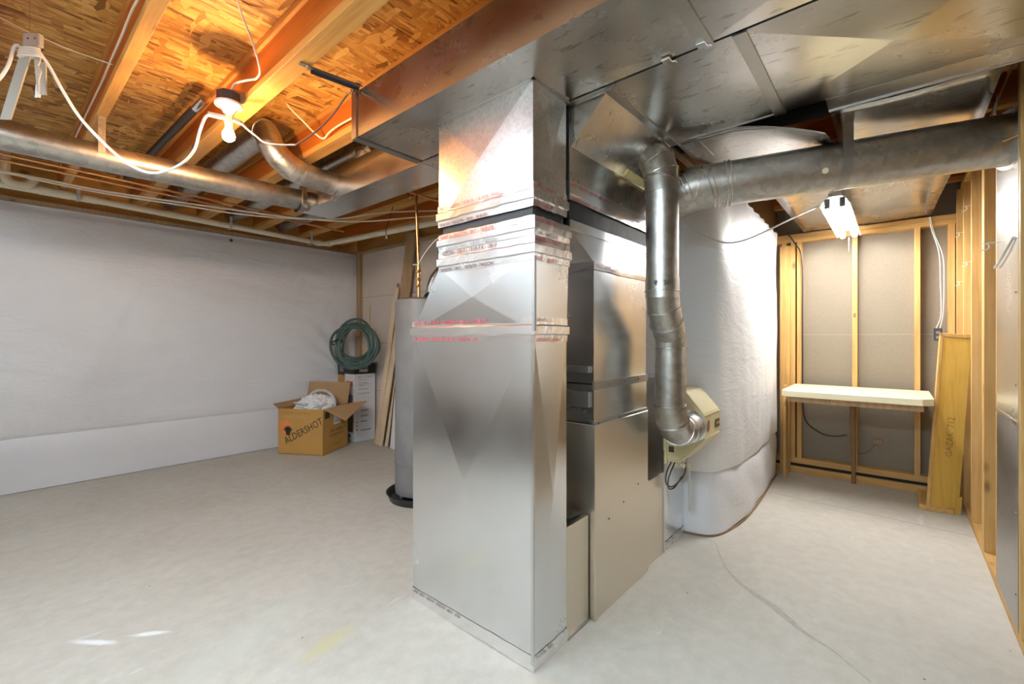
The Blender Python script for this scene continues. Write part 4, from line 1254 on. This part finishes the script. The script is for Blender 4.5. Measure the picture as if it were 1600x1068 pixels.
def hook(px, py, pz, label, rot=0.0, s=0.8, mat='hook_white'):
    pts = [Vector((0, -0.01, 0)), Vector((0, 0.028, 0))]
    for i in range(9):
        a = -0.2 + 4.0 * i / 8
        pts.append(Vector((-0.0, 0.045 + 0.018 * math.sin(a), -0.018 + 0.018 * math.cos(a)) if False else (0.0, 0.046 - 0.020 * math.cos(a + PI * 0.5 + PI) * 1.0, -0.020 + 0.020 * math.sin(a + PI * 0.5))))
    R = Matrix.Rotation(rot, 3, 'Y')
    P = [R @ (p * s) + Vector((px, py, pz)) for p in pts]
    o = MB().tube(P, 0.0032 * s, 8).build('screw_hook', mat, None, smooth=True, origin=(px, py, pz))
    return tag(o, label, 'hook', 'screw hooks on the right studs')


hook(4.42, -0.40, 2.22, 'white screw hook on the second stud just under the large round pipe')
hook(4.89, -0.40, 2.12, 'white screw hook high on the stud at the alcove corner')
hook(4.42, -0.40, 1.83, 'white screw hook at mid height on the second right stud', 0.4)
hook(3.405, -0.40, 1.80, 'white screw hook on the stud edge beside the sheet-metal panel', 0.3, 1.0)
hook(4.89, -0.40, 1.74, 'white screw hook lower on the stud at the alcove corner', 0.2)
ch = MB().tube([(2.77, -0.33, TZ0 + 0.01)] + [(2.77 - 0.03 * math.sin(a), -0.33 + 0.004 * a, TZ0 - 0.032 + 0.03 * math.cos(a)) for a in [0.3 * i for i in range(14)]], 0.004, 8).build('ceiling_hook', 'screw', None, smooth=True, origin=(2.77, -0.33, TZ0))
tag(ch, 'dark screw hook hanging from the sheet metal at the upper right', 'hook')
cable('wall_wire', [(2.90, -0.392, 1.74), (3.02, -0.388, 1.71), (3.2, -0.386, 1.675), (3.34, -0.386, 1.66)], 0.005, 'grey_hose', 'grey wire slanting across the bright sheet-metal panel', 'wire')
st_ = thing('door_stop', 'small cream and brass spring door stop beside the pipe end at the right edge', 'door stop', (2.80, -0.39, 2.2))
MB().tube([(2.83, -0.399, 2.16), (2.84, -0.36, 2.15), (2.86, -0.325, 2.155)], 0.004, 8).build('stop_rod', 'brass', st_, smooth=True)
MB().lathe([(0, 0), (0.012, 0), (0.014, 0.01), (0.010, 0.022), (0, 0.024)], (2.86, -0.33, 2.155), 14, (0.2, 0.5, 0.5)).build('stop_tip', 'hook_white', st_, smooth=True)

# ------------------------------------------------------------------ far left corner
HX, HY = 2.337, 2.96
wh = thing('water_heater', 'grey cylindrical water heater standing behind the tall shiny duct', 'water heater', (HX, HY, 0))
MB().lathe([(0.0, 0.06), (0.225, 0.06), (0.228, 0.10), (0.228, 1.585), (0.222, 1.61), (0.16, 1.63), (0, 1.632)], (HX, HY, 0), 48).build('tank', 'heater_grey', wh, smooth=True)
MB().lathe([(0.23, 0.30), (0.232, 0.302), (0.232, 0.312), (0.23, 0.314)], (HX, HY, 0), 48).build('tank_band', 'heater_grey', wh, smooth=True)
MB().tube([(HX + 0.06, HY - 0.06, 1.63), (HX + 0.06, HY - 0.06, 1.72), (HX + 0.07, HY - 0.09, 1.79), (HX + 0.08, HY - 0.16, 1.85), (HX + 0.08, HY - 0.26, 1.90), (HX + 0.08, HY - 1.0, 1.98)], 0.062, 24).build('flue', 'galv', wh, smooth=True)
MB().lathe([(0.0, 0), (0.09, 0.0), (0.075, 0.03), (0.062, 0.045), (0, 0.045)], (HX + 0.06, HY - 0.06, 1.632), 24).build('draft_hood', 'box_black', wh)
cx_, cy_ = 2.225, 2.88
MB().tube([(cx_, cy_, 1.60), (cx_, cy_, 1.74)], 0.013, 12).build('nipple', 'brass', wh, smooth=True)
for z in (1.72, 1.77, 1.83):
    MB().lathe([(0, -0.015), (0.02, -0.012), (0.023, 0), (0.02, 0.012), (0, 0.015)], (cx_, cy_, z), 8).build('fitting', 'brass', wh)
MB().tube([(cx_, cy_, 1.72), (cx_, cy_, 1.88)], 0.017, 12).build('union', 'brass', wh, smooth=True)
MB().tube([(cx_, cy_, 1.86), (cx_ - 0.02, cy_ + 0.0, 2.30), (cx_ - 0.02, cy_, 2.44)], 0.012, 12).build('copper_riser', 'copper', wh, smooth=True)
MB().tube([(cx_ - 0.04, cy_ + 0.02, 1.885), (cx_ + 0.01, cy_ - 0.01, 1.885)], 0.006, 8).build('valve_lever', 'white_plastic', wh)
dp = MB().lathe([(0, 0.0), (0.27, 0.0), (0.292, 0.055), (0.30, 0.06), (0.292, 0.064), (0.283, 0.056), (0.264, 0.010), (0, 0.010)], (HX, HY, 0), 48).build('drip_pan', 'pan_black', None, smooth=True, origin=(HX, HY, 0))
tag(dp, 'black round drip pan on the floor under the water heater', 'pan')
for sz in (1,):
    for a in (0.6, 2.7, 4.8):
        MB().tube([(HX + 0.18 * math.cos(a), HY + 0.18 * math.sin(a), 0.011), (HX + 0.18 * math.cos(a), HY + 0.18 * math.sin(a), 0.065)], 0.015, 8).build('foot', 'heater_grey', wh)
cable('water_line', [(1.95, 2.62, 2.30), (1.97, 2.75, 2.42), (2.0, 2.9, 2.46), (2.2, 2.88, 2.44), (2.5, 2.88, 2.44)], 0.011, 'copper', 'dull copper water line elbowed above the water heater', 'pipe')
cable('bond_wire', [(2.215, 2.87, 1.89), (2.26, 2.82, 2.0), (2.32, 2.74, 2.10), (2.42, 2.62, 2.15), (2.6, 2.4, 2.17)], 0.004, 'cream_cable', 'thin tan wire arching up from the water heater fitting', 'wire')
pw = thing('pendant_wire', 'dark wire hanging from the joists left of the copper riser with a white connector', 'wire', (2.52, 3.65, 2.56))
MB().tube(smooth_path([(2.52, 3.65, 2.565), (2.47, 3.64, 2.42), (2.44, 3.65, 2.33), (2.45, 3.66, 2.27)]), 0.004, 8).build('wire_length', 'brown_cable', pw, smooth=True)
MB().lathe([(0.0, 0), (0.012, 0.0), (0.006, 0.03), (0, 0.03)], (2.45, 3.66, 2.245), 8).build('wire_nut', 'white_plastic', pw)


def lean_board(name, label, cat, b, t, w, th, mat, group=None):
    b, t = Vector(b), Vector(t)
    y = (t - b).normalized()
    x = Vector((0, 1, 0))
    x = (x - y * x.dot(y)).normalized()
    z = x.cross(y)
    c = (b + t) / 2
    o = MB().obox(c, x, z, y, w / 2, th / 2, (t - b).length / 2).build(name, mat, None, bevel=0.002, origin=b)
    return tag(o, label, cat, group)


lean_board('wide_board', 'tall wide brown board leaning behind the water heater up to the joists', 'board', (3.235, 4.78, 0.002), (3.255, 4.34, 2.55), 0.17, 0.030, 'brown_wood')
lean_board('trim_board', 'pale trim board, the front left one leaning beside the white carton', 'board', (3.10, 4.84, 0.004), (3.27, 4.66, 1.93), 0.085, 0.016, 'trim_wood')
lean_board('trim_board', 'wide pale trim board in the middle of the leaning bundle', 'board', (3.095, 4.755, 0.004), (3.275, 4.56, 1.80), 0.085, 0.018, 'trim_wood')
lean_board('trim_board', 'narrow pale trim board at the right of the leaning bundle', 'board', (3.12, 4.66, 0.004), (3.28, 4.47, 1.62), 0.05, 0.016, 'trim_wood')
lean_board('dark_strip', 'thin dark strip standing behind the pale trim boards', 'strip', (3.16, 4.72, 0.004), (3.285, 4.66, 1.98), 0.03, 0.012, 'dark_wood')
lean_board('dark_board', 'dark board at the right back of the leaning bundle', 'board', (3.13, 4.58, 0.004), (3.235, 4.43, 1.75), 0.09, 0.012, 'box_black')
lean_board('white_board', 'white board foot showing between the trim bundle and the water heater', 'board', (3.09, 4.49, 0.004), (3.19, 4.44, 1.3), 0.09, 0.014, 'carton_white')
lean_board('white_strip', 'pale strip standing in the corner behind the hose coil', 'strip', (3.302, 5.44, 0.004), (3.308, 5.36, 1.74), 0.075, 0.014, 'trim_wood')

# cartons
wc = thing('white_carton', 'tall white carton with black top and red and grey print in the corner', 'box', (3.13, 5.26, 0))
MB().box(2.98, 3.28, 5.15, 5.375, 0.0, 1.0).build('carton_body', 'carton_white', wc, bevel=0.003)
MB().box(2.9785, 3.2815, 5.1485, 5.3765, 0.85, 0.985).build('black_band', 'ink_black', wc)
for i in range(2):
    MB().box(3.05 + 0.015 * i, 3.17, 5.1468, 5.1484, 0.875 + 0.05 * i, 0.915 + 0.05 * i).build('band_panel', 'drywall_white', wc)
sx, sy = (1, 0, 0), (0, 0, 1)
scribble((3.03, 5.1475, 0.80), sx, sy, 0.20, 0.022, 'badge_red', wc, 'print_line', 3)
scribble((3.03, 5.1475, 0.768), sx, sy, 0.13, 0.018, 'badge_red', wc, 'print_line', 4)
for k, (z, w) in enumerate(((0.735, 0.13), (0.715, 0.15), (0.695, 0.08), (0.655, 0.13), (0.60, 0.16), (0.48, 0.12), (0.38, 0.14), (0.31, 0.13), (0.24, 0.12), (0.13, 0.18))):
    MB().box(3.04 + (0.03 if k > 4 else 0), 3.04 + w, 5.1482, 5.1502, z, z + (0.008 if k < 6 else 0.016)).build('print_line', 'ink_grey', wc)
for z in (0.475, 0.245, 0.20, 0.15):
    MB().prism([(3.018 + 0.012 * math.cos(a), 5.1485, z + 0.012 * math.sin(a)) for a in [2 * PI * i / 10 for i in range(10)]], (0, 0.001, 0)).build('print_dot', 'badge_red', wc)
for (z0_, z1_, mt) in ((0.70, 0.76, 'badge_red'), (0.60, 0.69, 'drywall_white'), (0.62, 0.66, 'shelf_cream'), (0.40, 0.59, 'heater_grey'), (0.44, 0.50, 'ink_black'), (0.12, 0.36, 'label_dark'), (0.05, 0.09, 'heater_grey')):
    MB().box(2.9783 - (0.0006 if z1_ - z0_ < 0.07 else 0), 2.98, 5.18 + (0.05 if z1_ - z0_ < 0.05 else 0), 5.345, z0_, z1_).build('side_picture', mt, wc)
oc = thing('brown_carton', 'tall brown carton with a black top behind the white carton', 'box', (3.13, 5.48, 0))
MB().box(3.00, 3.27, 5.385, 5.585, 0.0, 0.985).build('carton_body', 'cardboard', oc, bevel=0.003)
MB().box(2.9985, 3.2715, 5.3835, 5.5865, 0.83, 0.982).build('black_band', 'ink_black', oc)
MB().box(2.997, 2.9985, 5.44, 5.54, 0.87, 0.95).build('band_panel', 'heater_grey', oc)

# open cardboard box
O = Vector((2.412, 4.814, 0.0))
ul = Vector((-0.499, 0.867, 0)).normalized()
vb = Vector((0.867, 0.499, 0)).normalized()
UP = Vector((0, 0, 1))
BW, BD, BH = 0.56, 0.50, 0.51
bx = thing('cardboard_box', 'open brown cardboard box printed with a diagonal name, on the floor by the covered wall', 'box', tuple(O))


def wall_piece(p, a, la, b, lb, n, name, mat, th=0.006):
    P = [p, p + a * la, p + a * la + b * lb, p + b * lb]
    return MB().prism(P, n * th).build(name, mat, bx)


wall_piece(O + UP * 0.001, ul, BW, UP, BH, vb, 'front_side', 'cardboard')
wall_piece(O + UP * 0.001, vb, BD, UP, BH, ul, 'right_side', 'cardboard')
wall_piece(O + vb * BD + UP * 0.001, ul, BW, UP, BH, -vb, 'back_side', 'cardboard')
wall_piece(O + ul * BW + UP * 0.001, vb, BD, UP, BH, -ul, 'left_side', 'cardboard')
wall_piece(O + UP * 0.001, ul, BW, vb, BD, UP, 'bottom', 'cardboard_in')
wall_piece(O + vb * BD + UP * BH, ul, BW, (UP + vb * 0.25).normalized(), 0.26, -vb, 'back_flap', 'cardboard_in')
fdir = (-ul * 0.92 + UP * -0.30).normalized()
FP = [O + UP * (BH + 0.002), O + vb * BD + UP * (BH + 0.002), O + vb * (BD + 0.02) + UP * (BH + 0.002) + (-ul * 0.24 + UP * 0.03), O + vb * 0.04 + UP * (BH + 0.002) + (-ul * 0.25 - UP * 0.12)]
MB().prism(FP, UP * 0.005).build('right_flap', 'cardboard_in', bx)
wall_piece(O + UP * (BH - 0.0) + ul * BW, vb, BD, (ul * 0.35 + UP * 0.25).normalized(), 0.08, UP, 'left_flap', 'cardboard_in')
xr = -ul
f0 = O + ul * BW - vb * 0.0015
ang = math.radians(28)
td = (xr * math.cos(ang) + UP * math.sin(ang))
tu = (-xr * math.sin(ang) + UP * math.cos(ang))
text('ALDERSHOT', 0.112, f0 + xr * 0.10 + UP * 0.11, td, tu, 'ink_black', bx, bold=0.0, squash=0.84)
disc = MB().prism([f0 + xr * (0.093 + 0.075 * math.cos(a)) + UP * (0.300 + 0.085 * math.sin(a)) for a in [2 * PI * i / 28 for i in range(28)]], -vb * 0.0006).build('orange_disc', 'orange_ink', bx)
for k in range(3):
    a0 = f0 + xr * (0.03 + 0.01 * k) + UP * (0.275 + 0.028 * k) - vb * 0.0012
    MB().prism([a0, a0 + xr * 0.11 + UP * 0.045, a0 + xr * 0.11 + UP * 0.050, a0 + UP * 0.005], -vb * 0.0004).build('disc_stripe', 'cardboard', bx)
pc = f0 + xr * 0.125 + UP * 0.215 - vb * 0.0016
MB().prism([pc + xr * a + UP * b for a, b in ((-0.022, 0), (0.022, 0), (0.034, 0.052), (-0.034, 0.052))], -vb * 0.0006).build('pot_emblem', 'ink_black', bx)
for k in range(5):
    a = math.radians(20 + 35 * k)
    q0 = pc + UP * 0.05
    dr = xr * math.cos(a) + UP * math.sin(a)
    pr = -xr * math.sin(a) + UP * math.cos(a)
    MB().prism([q0 + pr * 0.006, q0 + dr * 0.035 + pr * 0.014, q0 + dr * 0.062, q0 + dr * 0.035 - pr * 0.014, q0 - pr * 0.006], -vb * 0.0006).build('leaf_emblem', 'ink_black', bx)
scribble(f0 + xr * 0.06 + UP * 0.455, xr, UP, 0.34, 0.022, 'ink_brown', bx, 'handwriting', 5)
scribble(f0 + xr * 0.03 + UP * 0.410, xr, UP, 0.34, 0.020, 'badge_gold', bx, 'handwriting', 6)
g0 = O - ul * 0.0015
scribble(g0 + vb * 0.14 + UP * 0.232, vb, UP, 0.25, 0.032, 'ink_black', bx, 'lettering', 7)
text('POTTED PLANTS', 0.040, g0 + vb * 0.12 + UP * 0.180, vb, UP, 'ink_black', bx, squash=0.85)
scribble(g0 + vb * 0.18 + UP * 0.070, vb, UP, 0.20, 0.022, 'ink_brown', bx, 'lettering', 8)
MB().prism([g0 + vb * a + UP * b for a, b in ((0.03, 0.40), (0.12, 0.40), (0.12, 0.46), (0.075, 0.50), (0.03, 0.46))], -ul * 0.0006).build('house_mark', 'ink_black', bx)
MB().prism([g0 + vb * a + UP * b for a, b in ((0.20, 0.31), (0.34, 0.31), (0.34, 0.43), (0.20, 0.43))], -ul * 0.0006).build('paper_label', 'carton_white', bx)
for k in range(3):
    MB().prism([g0 - ul * 0.0008 + vb * (0.215 + 0.04 * k + a) + UP * b for a, b in ((0, 0.33), (0.022, 0.33), (0.022, 0.355), (0, 0.355))], -ul * 0.0004).build('label_mark', 'ink_grey', bx)

# crumpled white plastic and grey hose inside the box
cc_ = O + ul * 0.27 + vb * 0.26 + UP * 0.50


def crumple(u, v):
    a, b = 2 * PI * u, PI * v
    n = Vector((math.cos(a) * math.sin(b), math.sin(a) * math.sin(b), math.cos(b)))
    r = 1 + 0.30 * noise.noise(n * 2.6) + 0.22 * abs(noise.noise(n * 6.0)) + 0.12 * noise.noise(n * 13)
    return cc_ + (ul * n.x * 0.20 + vb * n.y * 0.17) * r + UP * (n.z * 0.125 * r)


cm = MB().grid(crumple, 72, 40).build('plastic_sheeting', 'crumple_white', None, origin=cc_)
tag(cm, 'crumpled white plastic sheeting heaped inside the open cardboard box', 'plastic')
hl = []
for i in range(40):
    a = -0.4 + (PI + 1.3) * i / 39
    hl.append(cc_ + (-ul) * (0.05 + 0.20 * math.cos(a)) + vb * 0.06 * math.sin(a * 0.5) + UP * (0.02 + 0.17 * math.sin(a)))
hl += [cc_ + ul * 0.22 - vb * 0.05 + UP * 0.03, cc_ + ul * 0.12 - vb * 0.17 + UP * 0.06, cc_ - ul * 0.02 - vb * 0.18 + UP * 0.05]
cable('grey_tubing', hl, 0.016, 'grey_hose', 'grey flexible tubing looped over the plastic in the cardboard box', 'tube', 3)

# garden hose coil on the cartons
hc = Vector((2.945, 5.06, 1.215))
hu_ = Vector((0.389, -0.921, 0)).normalized()
hn = Vector((-0.921, -0.389, 0))
hs = thing('garden_hose', 'coiled dark green garden hose leaning on top of the white carton', 'hose', tuple(hc))
pts = []
T = 12
for i in range(T * 28):
    a = 2 * PI * i / 28
    k = i / 28
    rx = 0.262 + 0.11 * noise.noise(Vector((k * 0.9, 0.3, 5)))
    rz = 0.255 + 0.11 * noise.noise(Vector((k * 0.8, 7.2, 5)))
    ox = 0.085 * noise.noise(Vector((k * 0.75, 4.4, 1)))
    oz = 0.085 * noise.noise(Vector((k * 0.7, 9.6, 1)))
    dep = 0.06 * noise.noise(Vector((k * 1.9, 3.3, 2)))
    pts.append(hc + hu_ * (rx * math.cos(a) + ox) + UP * (rz * math.sin(a) + oz) + hn * dep)
MB().tube(pts, 0.0165, 8).build('hose_coil', 'hose_green', hs, smooth=True)
tp_ = []
for i in range(13):
    a = 2 * PI * i / 12
    tp_.append(hc - hu_ * (0.27 + 0.05 * math.cos(a)) + UP * (0.04 - 0.03 * math.cos(a)) + hn * 0.085 * math.sin(a))
MB().tube(tp_, 0.010, 8).build('hose_tie', 'black_cable', hs, smooth=True)

# drop helper values that only the builder needed
for ob in bpy.data.objects:
    if '_o' in ob:
        del ob['_o']
